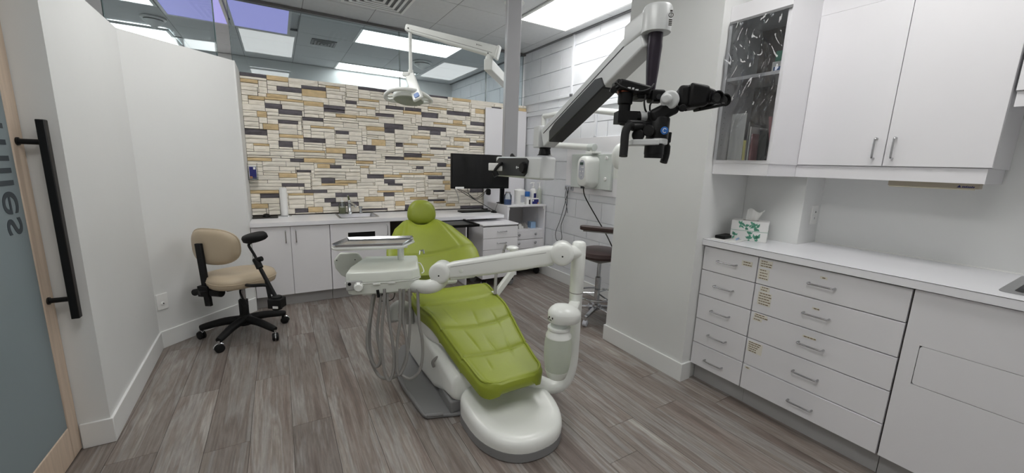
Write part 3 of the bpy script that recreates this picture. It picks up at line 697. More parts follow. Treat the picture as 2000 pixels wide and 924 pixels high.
obj('top', B(cx0-0.004, cx1+0.004, cy0-0.006, cy1+0.004, 0.721, 0.738), 'lam', t, bevel=0.004)
obj('gap_strip', B(cx0+0.006, cx1-0.006, cy0+0.012, cy1-0.01, 0.712, 0.722), 'lamedge', t, smooth=False)
zz = [0.125, 0.235, 0.345, 0.515, 0.672]; zz = [0.122, 0.31, 0.452, 0.58, 0.710]
for k in range(4):
    d = obj('drawer', B(cx0+0.001, cx1-0.001, cy0, cy0+0.018, zz[k]+0.002, zz[k+1]-0.002), 'lam', t, bevel=0.0015)
    zc = (zz[k]+zz[k+1])/2+0.01; xc = (cx0+cx1)/2+0.01
    obj('handle', bow_handle(MB(), (xc-0.055, cy0, zc), (xc+0.055, cy0, zc), (0, -0.026, 0)), 'chrome', d)
for x, y in ((cx0+0.045, cy0+0.06), (cx1-0.045, cy0+0.06), (cx0+0.045, cy1-0.05), (cx1-0.045, cy1-0.05)): caster(t, x, y, 0.043)
# ---- tall shelf cart
sx0, sx1, sy0, sy1 = 2.322, 2.874, 4.0, 4.52
t = thing('shelf_cart', 'tall white cart with an open shelf and round-knobbed drawers by the block wall', 'cart', (2.6, 4.25, 0))
ZT = 0.907
obj('top', B(sx0-0.008, sx1+0.008, sy0-0.006, sy1, ZT-0.02, ZT), 'lam', t, bevel=0.002)
for x0, x1 in ((sx0, sx0+0.02), (sx1-0.02, sx1)): obj('side', B(x0, x1, sy0, sy1, 0.12, ZT-0.02), 'lam', t, bevel=0.001)
obj('back', B(sx0+0.02, sx1-0.02, sy1-0.015, sy1, 0.12, ZT-0.02), 'carcass', t, smooth=False)
obj('shelf', B(sx0+0.02, sx1-0.02, sy0+0.004, sy1-0.015, 0.578, 0.595), 'lam', t, smooth=False)
obj('bottom', B(sx0+0.02, sx1-0.02, sy0+0.02, sy1-0.015, 0.12, 0.14), 'lam', t, smooth=False)
for x in (sx0+0.02, sx1-0.035): obj('bracket', B(x, x+0.014, sy0+0.002, sy0+0.02, ZT-0.055, ZT-0.021), 'card', t, bevel=0.001)
for k, (z0, z1) in enumerate(((0.481, 0.577), (0.365, 0.478), (0.245, 0.362), (0.125, 0.242))):
    d = obj('drawer', B(sx0+0.021, sx1-0.021, sy0+0.001, sy0+0.02, z0+0.002, z1-0.001), 'lam', t, bevel=0.0015)
    for x in (sx0+0.165, sx0+0.405):
        obj('knob', MB().lathe([(0.006, 0), (0.006, 0.012), (0.016, 0.016), (0.016, 0.024), (0.010, 0.028)], (x, sy0+0.001, (z0+z1)/2+0.015), (0,-1,0), 16), 'nickel', d)
for x, y in ((sx0+0.05, sy0+0.06), (sx1-0.06, sy0+0.06), (sx0+0.05, sy1-0.05), (sx1-0.06, sy1-0.05)): caster(t, x, y, 0.043, 'dark')
# shelf contents
one('blue_carton', B(2.735, 2.81, 4.11, 4.19, 0.5955, 0.675), 'lightblue', 'pale blue carton lying in the open shelf of the tall cart', 'carton', bevel=0.002)
t = thing('crumpled_packets', 'heap of grey and white plastic packets in the cart shelf', 'packets', (2.58, 4.17, 0.5955))
rr = random.Random(2)
for k, m in enumerate(('card', 'hose', 'dim', 'card', 'hose')):
    cx, cy = 2.46+0.05*k, 4.12+rr.uniform(0, 0.08); h = rr.uniform(0.04, 0.09)
    def f(u, v, cx=cx, cy=cy, h=h, s=k):
        a = 2*PI*u; e = v*PI/2; w = 1+0.3*math.sin(3*a+s)+0.15*math.sin(7*a+2*s)
        return (cx+0.04*w*math.cos(a)*math.cos(e), cy+0.045*w*math.sin(a)*math.cos(e), 0.5955+h*math.sin(e)*(1+0.2*math.sin(5*a+s)*math.cos(e)))
    obj('packet', MB().grid(f, 14, 6), m, t, angle=20)
# things on the cart top
ZC = ZT+0.0005
def at_top(u, v): return onz(u, v, ZC)
p = at_top(985, 397); p = V((2.385, 4.115, ZC))
t = thing('blue_tub', 'clear plastic jar with blue contents on the shelf cart top', 'jar', p)
obj('jar', MB().lathe([(0.045, 0), (0.048, 0.004), (0.048, 0.11), (0.03, 0.135), (0.03, 0.14)], p, n=20), 'clear', t)
obj('contents', MB().lathe([(0.043, 0.003), (0.045, 0.006), (0.045, 0.06), (0.001, 0.066)], p, n=20), 'blue', t)
obj('lid', MB().lathe([(0.033, 0.14), (0.033, 0.152), (0.028, 0.156)], p, n=20), 'dgrey', t)
p = V((2.545, 4.105, ZC))
t = thing('wipes_canister', 'large white wipes canister on the shelf cart top', 'canister', p)
obj('tub', MB().lathe([(0.062, 0), (0.065, 0.004), (0.065, 0.15), (0.06, 0.155)], p), 'card', t)
obj('lid', MB().lathe([(0.067, 0.152), (0.067, 0.175), (0.06, 0.181), (0.03, 0.183), (0.03, 0.19), (0.001, 0.19)], p), 'card', t)
obj('label_print', MB().grid(lambda u, v: (p.x+0.0658*math.cos(-1.9+1.5*u), p.y+0.0658*math.sin(-1.9+1.5*u), p.z+0.03+0.09*v), 10, 1), 'keypad', t, label='pale printed label')
t = thing('small_carton', 'small white carton between the canister and the blue glove carton', 'carton', (2.638, 4.07, ZC))
obj('carton', B(2.618, 2.668, 4.048, 4.09, ZC, ZC+0.085), 'card', t, bevel=0.001)
obj('print', B(2.65, 2.667, 4.0465, 4.0485, ZC+0.004, ZC+0.06), 'purpleblack', t, smooth=False)
t = thing('glove_carton', 'navy and white glove carton at the front of the shelf cart top', 'carton', (2.73, 4.07, ZC))
obj('carton', B(2.678, 2.792, 4.034, 4.10, ZC, ZC+0.075), 'card', t, bevel=0.001)
obj('print', B(2.688, 2.784, 4.0325, 4.0345, ZC+0.006, ZC+0.065), 'navy', t, smooth=False)
obj('print', B(2.694, 2.711, 4.0315, 4.0335, ZC+0.04, ZC+0.06), 'card', t, smooth=False)
obj('print', B(2.769, 2.784, 4.0315, 4.0335, ZC+0.006, ZC+0.024), 'orange', t, smooth=False)
p = V((2.70, 4.19, ZC))
t = thing('blue_lid_jar', 'jar with a broad blue lid behind the glove carton', 'jar', p)
obj('jar', MB().lathe([(0.04, 0), (0.042, 0.004), (0.042, 0.09)], p), 'card', t)
obj('lid', MB().lathe([(0.045, 0.09), (0.046, 0.135), (0.043, 0.15), (0.001, 0.151)], p), 'blue', t)
t = pump_bottle('pump_bottle', (2.80, 4.19, ZC), 0.042, 0.22, 'card', 'card', 'wider white pump bottle with a purple label at the back of the cart top', 'white pump bottles on the shelf cart')
obj('label_print', MB().grid(lambda u, v: (2.80+0.0428*math.cos(-1.9+1.3*u), 4.19+0.0428*math.sin(-1.9+1.3*u), ZC+0.04+0.09*v), 8, 1), 'navy', t)
pump_bottle('pump_bottle', (2.842, 4.11, ZC), 0.03, 0.225, 'milky', 'card', 'slim milky pump bottle at the right end of the cart top', 'white pump bottles on the shelf cart')
# outlet on the angled wall
q = V((-0.811, 3.540, 0)); d = (V((-0.258, 4.094, 0))-q).normalized(); n = V((d.y, -d.x, 0))
t = thing('wall_outlet', 'white wall plate with a round jack low on the angled wall', 'outlet', q+d*0.035+EZ*0.27)
cc = q+d*0.042+n*0.004+EZ*0.345
obj('plate', MB().obox(cc, d, n, EZ, 0.036, 0.004, 0.058), 'card', t, bevel=0.002)
obj('jack', MB().lathe([(0.012, 0), (0.012, 0.006), (0.007, 0.008)], cc+n*0.004-EZ*0.012, n, 16), 'card', t)
obj('hole', MB().cyl(cc+n*0.0085-EZ*0.012, cc+n*0.0125-EZ*0.012, 0.0045, n=12), 'dark', t)
# ================================================================ RIGHT-HAND CABINETS
FX = 2.315; CTZ = 0.968
Z5 = [0.12, 0.275, 0.44, 0.605, 0.77, 0.925]
def drawer_unit(y0, y1, hy0, hy1, label, rows):
    t = thing('drawer_cabinet', label, 'cabinet', (2.62, (y0+y1)/2, 0), 'white drawer cabinets under the right worktop')
    obj('body', B(FX+0.02, 2.70, y0, y1, 0.12, 0.93), 'lamedge', t, smooth=False)
    obj('toe_kick', B(2.373, 2.388, y0, y1, 0, 0.12), 'lamgrey', t, smooth=False)
    names = ('bottom', 'second from the bottom', 'middle', 'second from the top', 'top')
    for k in range(5):
        g = 0.0024
        d = obj('drawer', B(FX-(0.003 if k == 0 else 0), FX+0.019, y0+g, y1-g, Z5[k]+g, Z5[k+1]-g), 'lam', t, bevel=0.0012, label=names[k]+' white drawer front')
        zc = (Z5[k]+Z5[k+1])/2
        zh = zc+(0.0 if k else -0.012)
        obj('handle', bow_handle(MB(), (FX, hy0, zh), (FX, hy1, zh), (-0.028, 0, 0), 0.0048), 'nickel', d)
        for (ya, yb, za, zb) in rows.get(k, ()):
            s = obj('label_strip', B(FX-0.0012-(0.003 if k == 0 else 0), FX+0.001, yb, ya, za, zb), 'strip', d, smooth=False)
            pr = MB(); n = max(1, round((zb-za)/0.014)); q = random.Random(int(ya*1e4)+k)
            for r in range(n):
                zz_ = zb-(r+0.5)*(zb-za)/n; L1 = (ya-yb)*q.uniform(0.55, 0.9); yy = ya-0.004-q.uniform(0, 0.006)
                while L1 > 0.006:
                    w = q.uniform(0.006, 0.016); pr.box(FX-0.0018-(0.003 if k == 0 else 0), FX-0.0005, yy-w, yy, zz_-0.0022, zz_+0.0022); yy -= w+0.0025; L1 -= w+0.0025
            obj('print', pr, 'sepia', s, smooth=False)
drawer_unit(1.137, 1.469, 1.365, 1.252, 'narrow five-drawer cabinet next to the pillar', {4: [(1.225, 1.165, 0.855, 0.885)]})
drawer_unit(0.4985, 1.1355, 0.876, 0.766, 'wide five-drawer cabinet with label strips on its drawer fronts', {
    4: [(1.128, 1.06, 0.872, 0.912), (1.128, 1.07, 0.80, 0.862), (0.835, 0.805, 0.880, 0.893)],
    3: [(1.105, 1.055, 0.735, 0.765), (1.11, 1.04, 0.655, 0.73), (0.845, 0.815, 0.715, 0.727)],
    2: [(1.115, 1.045, 0.575, 0.60), (1.118, 1.07, 0.555, 0.573), (0.865, 0.805, 0.555, 0.567)],
    1: [(1.125, 1.045, 0.36, 0.425)], 0: [(1.12, 1.09, 0.252, 0.265)]})
t = thing('sink_base_cabinet', 'white cabinet with a cut-out front panel at the right edge under the big sink', 'cabinet', (2.62, 0.1, 0), 'white cabinets under the right worktop')
yA, yB = -0.45, 0.4955
obj('body', B(FX+0.02, 2.39, yA, yB, 0.12, 0.93), 'lamedge', t, smooth=False)
obj('toe_kick', B(2.373, 2.388, yA, yB, 0, 0.12), 'lamgrey', t, smooth=False)
pa, pb, pc, pd = -0.10, 0.443, 0.511, 0.690
mb = MB().box(FX, FX+0.019, pb, yB-0.002, 0.122, 0.925).box(FX, FX+0.019, yA, pa, 0.122, 0.925).box(FX, FX+0.019, pa, pb, 0.122, pc).box(FX, FX+0.019, pa, pb, pd, 0.925)
obj('front_panel', mb, 'lam', t, smooth=False)
obj('access_panel', MB().prism(rrect(pb-pa-0.004, pd-pc-0.004, 0.012, 4, (pa+pb)/2, (pc+pd)/2), (FX+0.0005, 0, 0), (0,1,0), EZ, (1,0,0), 0.018), 'lam', t, bevel=0.001)
# worktop with sink hole
X0, X1, Y0, Y1 = 2.435, 2.885, -0.20, 0.262
mb = MB().box(2.295, X0, -0.45, 1.474, 0.932, CTZ).box(X1, 2.938, -0.45, 1.124, 0.932, CTZ).box(X0, X1, Y1, 1.124, 0.932, CTZ).box(X0, X1, -0.45, Y0, 0.932, CTZ).box(X0, 2.706, 1.124, 1.474, 0.932, CTZ)
t = thing('right_worktop', 'long white laminate worktop over the right-hand drawers', 'worktop', (2.6, 0.5, 0.932))
obj('slab', mb, 'top', t, smooth=False)
obj('edge_seam', B(2.2944, 2.2962, -0.45, 1.474, CTZ-0.0006, CTZ+0.0012), 'lamedge', t, smooth=False, label='thin dark seam along the front edge')
obj('caulk', MB().tube([(2.936, -0.4, CTZ+0.002), (2.936, 1.12, CTZ+0.002)], 0.005, 8), 'card', t)
sink('large_sink', 2.405, 2.905, -0.22, 0.29, CTZ, 'large stainless sink at the right edge of the right-hand worktop', 0.18, 0.035)
# ---- open shelf cabinet with vinyl curtain
t = thing('open_wall_cabinet', 'open white wall cabinet with a clear vinyl curtain over its shelves', 'cabinet', (2.45, 1.31, 1.447))
ux0, ux1, uy0, uy1, uz0, uz1 = 2.30, 2.62, 1.148, 1.474, 1.443, 2.32
obj('left_side', B(ux0, ux1, uy1-0.018, uy1, uz0, uz1), 'lam', t, smooth=False)
obj('pin_holes', [m_ for m_ in [MB()] if [m_.cyl((2.33+0.0, uy1-0.0185, 1.55+0.032*k_), (2.33, uy1-0.0175, 1.55+0.032*k_), 0.0028, n=8) for k_ in range(19)]][0], 'dgrey', t, smooth=False)
obj('right_side', B(ux0, ux1, uy0, uy0+0.018, uz0, uz1), 'lam', t, smooth=False)
obj('back_panel', B(ux1-0.012, ux1, uy0+0.018, uy1-0.018, uz0, uz1), 'shelfdark', t, smooth=False)
obj('bottom', B(ux0, ux1-0.012, uy0+0.018, uy1-0.018, uz0, uz0+0.018), 'lam', t, smooth=False)
obj('shelf', B(ux0+0.01, ux1-0.012, uy0+0.018, uy1-0.018, 1.912, 1.93), 'lam', t, smooth=False)
obj('head_panel', B(ux0, ux0+0.018, uy0+0.018, uy1-0.018, 2.238, uz1), 'lam', t, smooth=False)
obj('top', B(ux0+0.018, ux1-0.012, uy0+0.018, uy1-0.018, 2.24, 2.258), 'lam', t, smooth=False)
obj('valance', B(ux0+0.004, ux0+0.022, uy0+0.006, uy1, 1.377, uz0), 'lam', t, smooth=False)
obj('valance', B(ux0+0.022, 2.612, uy0+0.006, uy0+0.022, 1.377, uz0), 'lam', t, smooth=False)
obj('curtain_rail', B(ux0-0.008, ux0-0.001, uy0-0.002, uy1-0.004, 2.222, 2.236), 'dgrey', t, smooth=False)
M['vinyl'] = glassmat('vinyl_sheet', (238, 240, 242), 1.6, 0.03, 0.03)
def vin(u, v):
    y = uy0+0.012+(uy1-uy0-0.02)*u; z = 1.462+(2.225-1.462)*v
    w = 0.006*math.sin(u*15+3*math.sin(v*3))+0.004*math.sin(u*31+v*7)+0.003*math.sin(v*26+u*9)
    w2 = 0.006*math.exp(-((v-0.78)/0.16)**2)*math.sin(u*22+1.5*math.sin(v*20))+0.004*math.exp(-((v-0.4)/0.1)**2)*math.sin(u*40+v*55)
    return (ux0-0.014+w*(0.35+0.65*(1-v))+w2, y, z)
cu = obj('vinyl_curtain', MB().grid(vin, 40, 60), 'vinyl', t)
for y in (1.40, 1.24): obj('grommet', MB().lathe([(0.006, -0.001), (0.010, 0), (0.006, 0.002)], (ux0-0.012, y, 2.212), (-1,0,0), 14), 'chrome', t)
# contents of the open cabinet
zL = uz0+0.0185; zU = 1.9305
def leaf(name, y0, y1, x0, x1, z0, h, m, label, cat, lean=0.0, group='papers and books in the open cabinet'):
    mb = MB().box(x0, x1, y0, y1, z0, z0+h)
    for k, p in enumerate(mb.v):
        if p.z > z0+h/2: mb.v[k] = p+V((0, lean, 0))
    return one(name, mb, m, label, cat, group, smooth=False)
leaf('white_folder', 1.362, 1.45, 2.40, 2.406, zL, 0.275, 'card', 'pale folder standing flat at the left of the open cabinet', 'folder')
leaf('yellow_card', 1.318, 1.334, 2.36, 2.46, zL, 0.115, 'yellow', 'yellow card standing in the open cabinet', 'card', 0.006)
for k, (m, h, w, lab) in enumerate((('hose', 0.215, 0.008, 'tall grey booklet in the open cabinet'), ('paper', 0.19, 0.007, 'white booklet between the grey and brown ones in the open cabinet'), ('pink', 0.15, 0.010, 'reddish-brown booklet in the open cabinet'))):
    y = 1.315-0.012*k
    leaf('booklet', y-w, y, 2.35, 2.52, zL, h, m, lab, 'booklet', 0.002)
leaf('dark_pouch', 1.230, 1.272, 2.40, 2.52, zL, 0.17, 'dim', 'dark pouch between the booklets and the pink book', 'pouch', 0.004)
mb = MB().box(2.37, 2.53, 1.172, 1.188, zL, zL+0.24)
for k, p in enumerate(mb.v):
    if p.z > zL+0.1: mb.v[k] = p+V((0, 0.035, 0))
one('pink_book', mb, 'pink', 'dusty pink book leaning at the right of the open cabinet', 'book', 'papers and books in the open cabinet', smooth=False)
t = thing('small_box', 'small white box with a blue patch on the upper shelf of the open cabinet', 'box', (2.4, 1.215, zU))
obj('carton', B(2.37, 2.43, 1.19, 1.245, zU, zU+0.06), 'card', t, bevel=0.001)
obj('print', B(2.3685, 2.3705, 1.197, 1.235, zU+0.004, zU+0.032), 'blue', t, smooth=False)
leaf('dark_box', 1.168, 1.187, 2.39, 2.45, zU, 0.05, 'dim', 'small dark box on the upper shelf of the open cabinet', 'box', group='boxes on the upper cabinet shelf')
one('green_box', B(2.45, 2.60, 1.17, 1.275, zU, zU+0.135), 'sgreen', 'green tissue box at the back of the upper cabinet shelf', 'box', bevel=0.002)
# ---- two-door wall cabinet
t = thing('wall_cabinet', 'white two-door wall cabinet above the right-hand worktop', 'cabinet', (2.77, 0.77, 1.443), 'white wall cabinets on the right')
obj('body', B(2.621, 2.936, 0.412, 1.124, 1.443, 2.30).box(2.621, 2.70, 1.124, 1.1475, 1.443, 2.30), 'lam', t, smooth=False)
for y0, y1, hy in ((0.7715, 1.1465, 0.808), (0.412, 0.7685, 0.736)):
    d = obj('door', B(2.60, 2.619, y0, y1, 1.446, 2.239), 'lam', t, bevel=0.0015)
    h0, h1 = onx(1706, 270, 2.57).z, onx(1702, 309, 2.57).z
    obj('handle', bow_handle(MB(), (2.60, hy, h0), (2.60, hy, h1), (-0.028, 0, 0), 0.0048), 'nickel', d)
obj('crown', B(2.606, 2.628, 0.412, 1.148, 2.242, 2.33), 'lam', t, smooth=False)
obj('valance', B(2.612, 2.63, 0.424, 1.153, 1.377, 1.443), 'lam', t, smooth=False)
obj('valance', B(2.63, 2.936, 0.424, 0.442, 1.377, 1.443), 'lam', t, smooth=False)
t = thing('corner_wall_cabinet', 'higher white wall cabinet cut off by the right edge of the view', 'cabinet', (2.77, 0.0, 1.62), 'white wall cabinets on the right')
q = onx(1983, 178, 2.60)
obj('body', B(2.621, 2.936, -0.45, q.y, q.z, 2.33), 'lam', t, smooth=False)
obj('door', B(2.60, 2.619, -0.40, q.y-0.001, q.z+0.002, 2.239), 'lam', t, bevel=0.0015)
obj('valance', B(2.612, 2.63, -0.45, q.y-0.004, q.z-0.06, q.z), 'lam', t, smooth=False)
t = thing('under_cabinet_strip', 'beige strip lamp with a dark printed mark under the two-door wall cabinet', 'strip lamp', (2.70, 0.6, 1.34))
a = onx(1733, 364, 2.70); b = onx(1911, 373, 2.70)
obj('housing', B(2.70, 2.76, b.y, a.y, 1.352, 1.377), 'taupe', t, bevel=0.003)
obj('lens', MB().tube([(2.702, b.y+0.012, 1.351), (2.702, a.y-0.006, 1.351)], 0.0045, 8), 'cream', t, label='pale cream rib')
c0 = onx(1868, 366, 2.699).y; c1 = onx(1896, 366, 2.699).y
pr = MB().prism([(c0, 1.357), (c0-0.014, 1.357), (c0-0.009, 1.3685)], (2.6995, 0, 0), (0,1,0), EZ, (1,0,0), 0.001)
yy = c0-0.016
for k in range(7): pr.prism([(yy, 1.357), (yy-0.0045, 1.357), (yy-0.0065, 1.3635+0.003*(k in (2, 5))), (yy-0.002, 1.3635)], (2.6995, 0, 0), (0,1,0), EZ, (1,0,0), 0.001); yy -= 0.0056
obj('logo', pr, 'navy', t, smooth=False)
# switch plate on the boxed-out wall
a = ony(1580, 401, 1.124); b = ony(1594, 438, 1.124)
t = thing('switch_plate', 'white outlet plate on the boxed-out wall above the tissue boxes', 'outlet', ((a.x+b.x)/2, 1.12, b.z))
cxp, czp = (a.x+b.x)/2+0.01, (a.z+b.z)/2
obj('plate', B(cxp-0.036, cxp+0.036, 1.117, 1.1245, czp-0.058, czp+0.058), 'card', t, bevel=0.002)
for z in (-0.02, 0.02): obj('socket', B(cxp-0.016, cxp+0.016, 1.114, 1.118, czp+z-0.014, czp+z+0.014), 'trim', t, bevel=0.001)
obj('slots', B(cxp-0.006, cxp-0.003, 1.113, 1.1145, czp+0.014, czp+0.024).box(cxp+0.003, cxp+0.006, 1.113, 1.1145, czp+0.014, czp+0.024).box(cxp-0.006, cxp-0.003, 1.113, 1.1145, czp-0.024, czp-0.014), 'dark', t, smooth=False)
# ---- tissue boxes, phone, papers
U = V((0.41, -0.91, 0)).normalized(); W = V((0.91, 0.41, 0)).normalized()
zt = onx(1426, 428, 2.49).z; hh = (zt-CTZ)/2-0.0006
o0 = V((2.478, 1.41, CTZ+0.0006))
def tissue_box(z, label, tissue):
    t = thing('tissue_box', label, 'tissue box', o0+U*0.1+W*0.055+EZ*(z-o0.z), 'tissue boxes stacked on the right worktop')
    c = o0+U*0.10+W*0.055; c.z = z+hh/2
    obj('carton', MB().obox(c, U, W, EZ, 0.10, 0.055, hh/2), 'card', t, bevel=0.001)
    q = random.Random(int(z*1000)); lf = MB()
    for k in range(7):                                          # printed leaf sprays
        a0 = q.uniform(0.02, 0.18); b0 = q.uniform(0.008, hh-0.008); side = k % 3 == 2
        for j in range(5):
            an = -0.9+0.45*j+q.uniform(-0.2, 0.2)+(PI if q.random() < 0.4 else 0); ln = q.uniform(0.018, 0.036)
            if side:
                org = c+U*0.1005+W*(q.uniform(-0.04, 0.04)); dx_ = W; nn = U
            else:
                org = o0+U*a0-W*0.0005; dx_ = U; nn = -W
            org = V((org.x, org.y, z+b0)); d1 = dx_*math.sin(an)+EZ*math.cos(an); d2 = dx_*math.cos(an)-EZ*math.sin(an)
            pts = [org, org+d1*ln*0.5+d2*0.0065, org+d1*ln, org+d1*ln*0.5-d2*0.0065]
            for p in pts: p.z = min(max(p.z, z+0.002), z+hh-0.002)
            lim = [(p-o0).dot(U) for p in pts]
            if not side and (min(lim) < 0.002 or max(lim) > 0.198): continue
            n0 = len(lf.v); lf.v += pts; lf.f.append((n0, n0+1, n0+2, n0+3))
    obj('leaf_print', lf, 'sgreen', t, smooth=False, label='green leaf print')
    if tissue:
        def ts(u, v):
            x = (u-0.5); w = 0.03+0.018*v; y_ = 0.010*math.sin(u*9+v*2)*(0.4+v)+0.012*(v-0.2)*math.cos(u*5)
            return c+U*(x*2*w+0.0+0.02*v)+W*(y_+0.008*v)+EZ*(hh/2-0.002+v*(0.066+0.012*math.sin(u*7)))
        obj('tissue', MB().grid(ts, 24, 10), 'paper', t, angle=60)
        obj('slot', MB().prism(rrect(0.09, 0.03, 0.014, 4), c+EZ*(hh/2-0.0005), U, W, EZ, 0.001), 'shelfdark', t, smooth=False)
tissue_box(o0.z, 'lower tissue box of the stack on the right worktop', False)
obj_band = MB().obox(o0+U*0.1+W*0.055+EZ*(hh+0.0003), U, W, EZ, 0.1004, 0.0554, 0.0008)
tissue_box(o0.z+hh+0.0012, 'upper tissue box with a white tissue standing out of it', True)
one('folded_sheet', obj_band, M['sgreen'], 'thin dark green sheet edge between the stacked tissue boxes', 'sheet', smooth=False)
one('phone', MB().prism(rrect(0.15, 0.065, 0.014, 5), V((2.455, 1.43, CTZ+0.0055)), V((0.97, 0.1, 0)), V((-0.1, 0.97, 0)), EZ, 0.019), 'dark', 'black handset lying on papers beside the tissue boxes', 'phone', bevel=0.004)
one('paper_pad', MB().prism([(-0.09, -0.075), (0.09, -0.075), (0.09, 0.075), (-0.09, 0.075)], V((2.43, 1.39, CTZ+0.0008)), V((0.99, 0.12, 0)), V((-0.12, 0.99, 0)), EZ, 0.0035), 'card', 'white papers under the black handset', 'papers', smooth=False)
one('blue_pen', MB().tube([(2.44, 1.345, CTZ+0.0105), (2.52, 1.372, CTZ+0.0105)], 0.005, 8), 'lightblue', 'pale blue pen on the papers by the tissue boxes', 'pen')
# ================================================================ THINGS ON THE BLOCK WALL
WX = 2.889
one('wall_panel', B(WX-0.014, WX, 2.25, 3.63, 1.10, 1.70), 'lam', 'white board on the block wall behind the x-ray control box', 'board', bevel=0.002)
one('mounting_plate', B(WX-0.045, WX-0.0145, 2.88, 3.50, 1.165, 1.525), 'panelgreen', 'pale grey-green mounting plate behind the x-ray control box', 'plate', bevel=0.004)
pl = WX-0.045
for k, (u, v) in enumerate(((1185, 309), (1182, 350))):
    p = onx(u, v, pl)
    one('plate_cap', MB().lathe([(0.02, 0), (0.02, 0.004), (0.015, 0.009), (0.001, 0.010)], p, (-1,0,0), 18), 'card', ('upper' if k == 0 else 'lower')+' white screw cap on the pale mounting plate', 'cap', 'screw caps on the mounting plate')
ys = onx(1170, 330, pl-0.002).y; xf = ony(1147, 330, ys).x; yl = onx(1126, 330, xf).y
zt_, zb_ = 1.505, 1.175
t = thing('xray_control', 'white rounded x-ray control box with a grey keypad on the block wall', 'control box', (pl, (ys+yl)/2, zb_))
cy, cz = (ys+yl)/2, (zt_+zb_)/2
rings = []
for f, s in ((pl-0.001, 1.0), (pl-0.03, 1.0), (xf+0.03, 0.97), (xf+0.008, 0.9), (xf, 0.8)):
    rings.append([V((f, cy+a, cz+b)) for a, b in rrect((yl-ys)*s, (zt_-zb_)*s, 0.07*s, 8)])
obj('housing', MB().ring_loft(rings), 'dwhite', t)
obj('keypad', MB().prism(rrect((yl-ys)*0.52, 0.20, 0.045, 6, cy, cz+0.02), (xf-0.002, 0, 0), (0,1,0), EZ, (1,0,0), 0.003), 'keypad', t)
obj('display', B(xf-0.004, xf-0.001, cy-0.022, cy+0.028, cz+0.07, cz+0.096), 'lcd', t, smooth=False)
for k in range(5):
    obj('button', MB().cyl((xf-0.0035, cy-0.02+0.02*(k % 3), cz+0.045-0.04*(k//2)), (xf-0.001, cy-0.02+0.02*(k % 3), cz+0.045-0.04*(k//2)), 0.007, n=12), 'dwhite', t)
obj('cable_port', B(xf+0.005, xf+0.03, cy-0.03, cy+0.01, zb_-0.004, zb_+0.02), 'dim', t, bevel=0.003)
p0 = V((xf+0.03, cy-0.01, zb_))
cable('control_cable', [p0, p0+V((-0.02, -0.06, -0.09)), onx(1165, 425, 2.78), onx(1185, 460, 2.76), onx(1215, 520, 2.74), onx(1250, 560, 2.74)], 0.006, 'dark', 'thick black cable running down from the x-ray control box')
t = thing('xray_machine', 'white folding x-ray arm with its tube head beside the pillar', 'x-ray arm', (2.80, 3.2, 1.5))
J = onx(1155, 288, 2.79); E_ = onx(1062, 282, 2.79)
obj('wall_bracket', MB().cyl((J.x, J.y-0.02, 1.527), (J.x, J.y-0.02, J.z), 0.026).box(J.x-0.03, pl+0.03, J.y-0.06, J.y+0.05, 1.527, 1.548), 'dwhite', t, bevel=0.003)
obj('lower_arm', MB().tube([J+V((0,-0.05,0)), J, E_, E_+V((0,0.05,0))], 0.034, 18), 'dwhite', t, bevel=0.004)
obj('end_cap', MB().cyl(J+V((0,-0.052,0)), J+V((0,0.035,0)), 0.037), 'panelgreen', t, bevel=0.003)
a = onx(1142, 213, 2.72); b = onx(1240, 224, 2.62)
obj('elbow', MB().cyl((E_.x, E_.y+0.02, E_.z), (E_.x, E_.y+0.02, a.z), 0.03), 'dwhite', t)
obj('upper_arm', MB().tube([V((E_.x, E_.y+0.02, a.z)), a, b], 0.03, 18), 'dwhite', t)
h = onx(1212, 306, 2.55)
obj('tube_head', MB().grid(lambda u, v: (h.x+0.075*math.cos(2*PI*u)*math.sin(PI*v), h.y+0.075*math.sin(2*PI*u)*math.sin(PI*v), h.z+0.115*math.cos(PI*v)), 28, 16), 'dwhite', t)
obj('cone', MB().lathe([(0.036, 0.0), (0.036, -0.10), (0.033, -0.10), (0.033, -0.09)], (h.x, h.y+0.02, h.z-0.09)), 'dwhite', t)
obj('hanger', MB().cyl((h.x, h.y, h.z+0.10), (b.x, b.y, b.z), 0.024), 'dwhite', t)
# outlet with hanging cords
a = onx(1107, 362, WX); b = onx(1122, 373, WX)
t = thing('power_strip', 'small grey triple outlet on the block wall with cords hanging from it', 'outlet', (WX, (a.y+b.y)/2, b.z))
obj('body', B(WX-0.03, WX-0.001, b.y, a.y, b.z, a.z+0.004), 'keypad', t, bevel=0.004)
for k in range(3):
    y = b.y+(a.y-b.y)*(k+0.5)/3
    obj('socket', B(WX-0.032, WX-0.029, y-0.012, y+0.012, b.z+0.014, a.z-0.010), 'dgrey', t, bevel=0.001)
WXc = WX-0.03
cable('hanging_cord', [onx(1111, 368, WXc), onx(1104, 395, WXc), onx(1094, 430, WXc), onx(1085, 455, WXc), onx(1088, 470, WXc), onx(1097, 466, WXc), onx(1096, 440, WXc), onx(1106, 410, WXc), onx(1108, 372, WXc)], 0.0035, 'dim', 'long looping cord hanging from the wall outlet', 'cords under the wall outlet')
t = cable('hanging_cord', [onx(1107, 368, WXc-0.006), onx(1104, 385, WXc-0.006), onx(1107, 405, WXc-0.006), onx(1108, 416, WXc-0.006)], 0.003, 'dim', 'short cord with a plug hanging from the wall outlet', 'cords under the wall outlet')
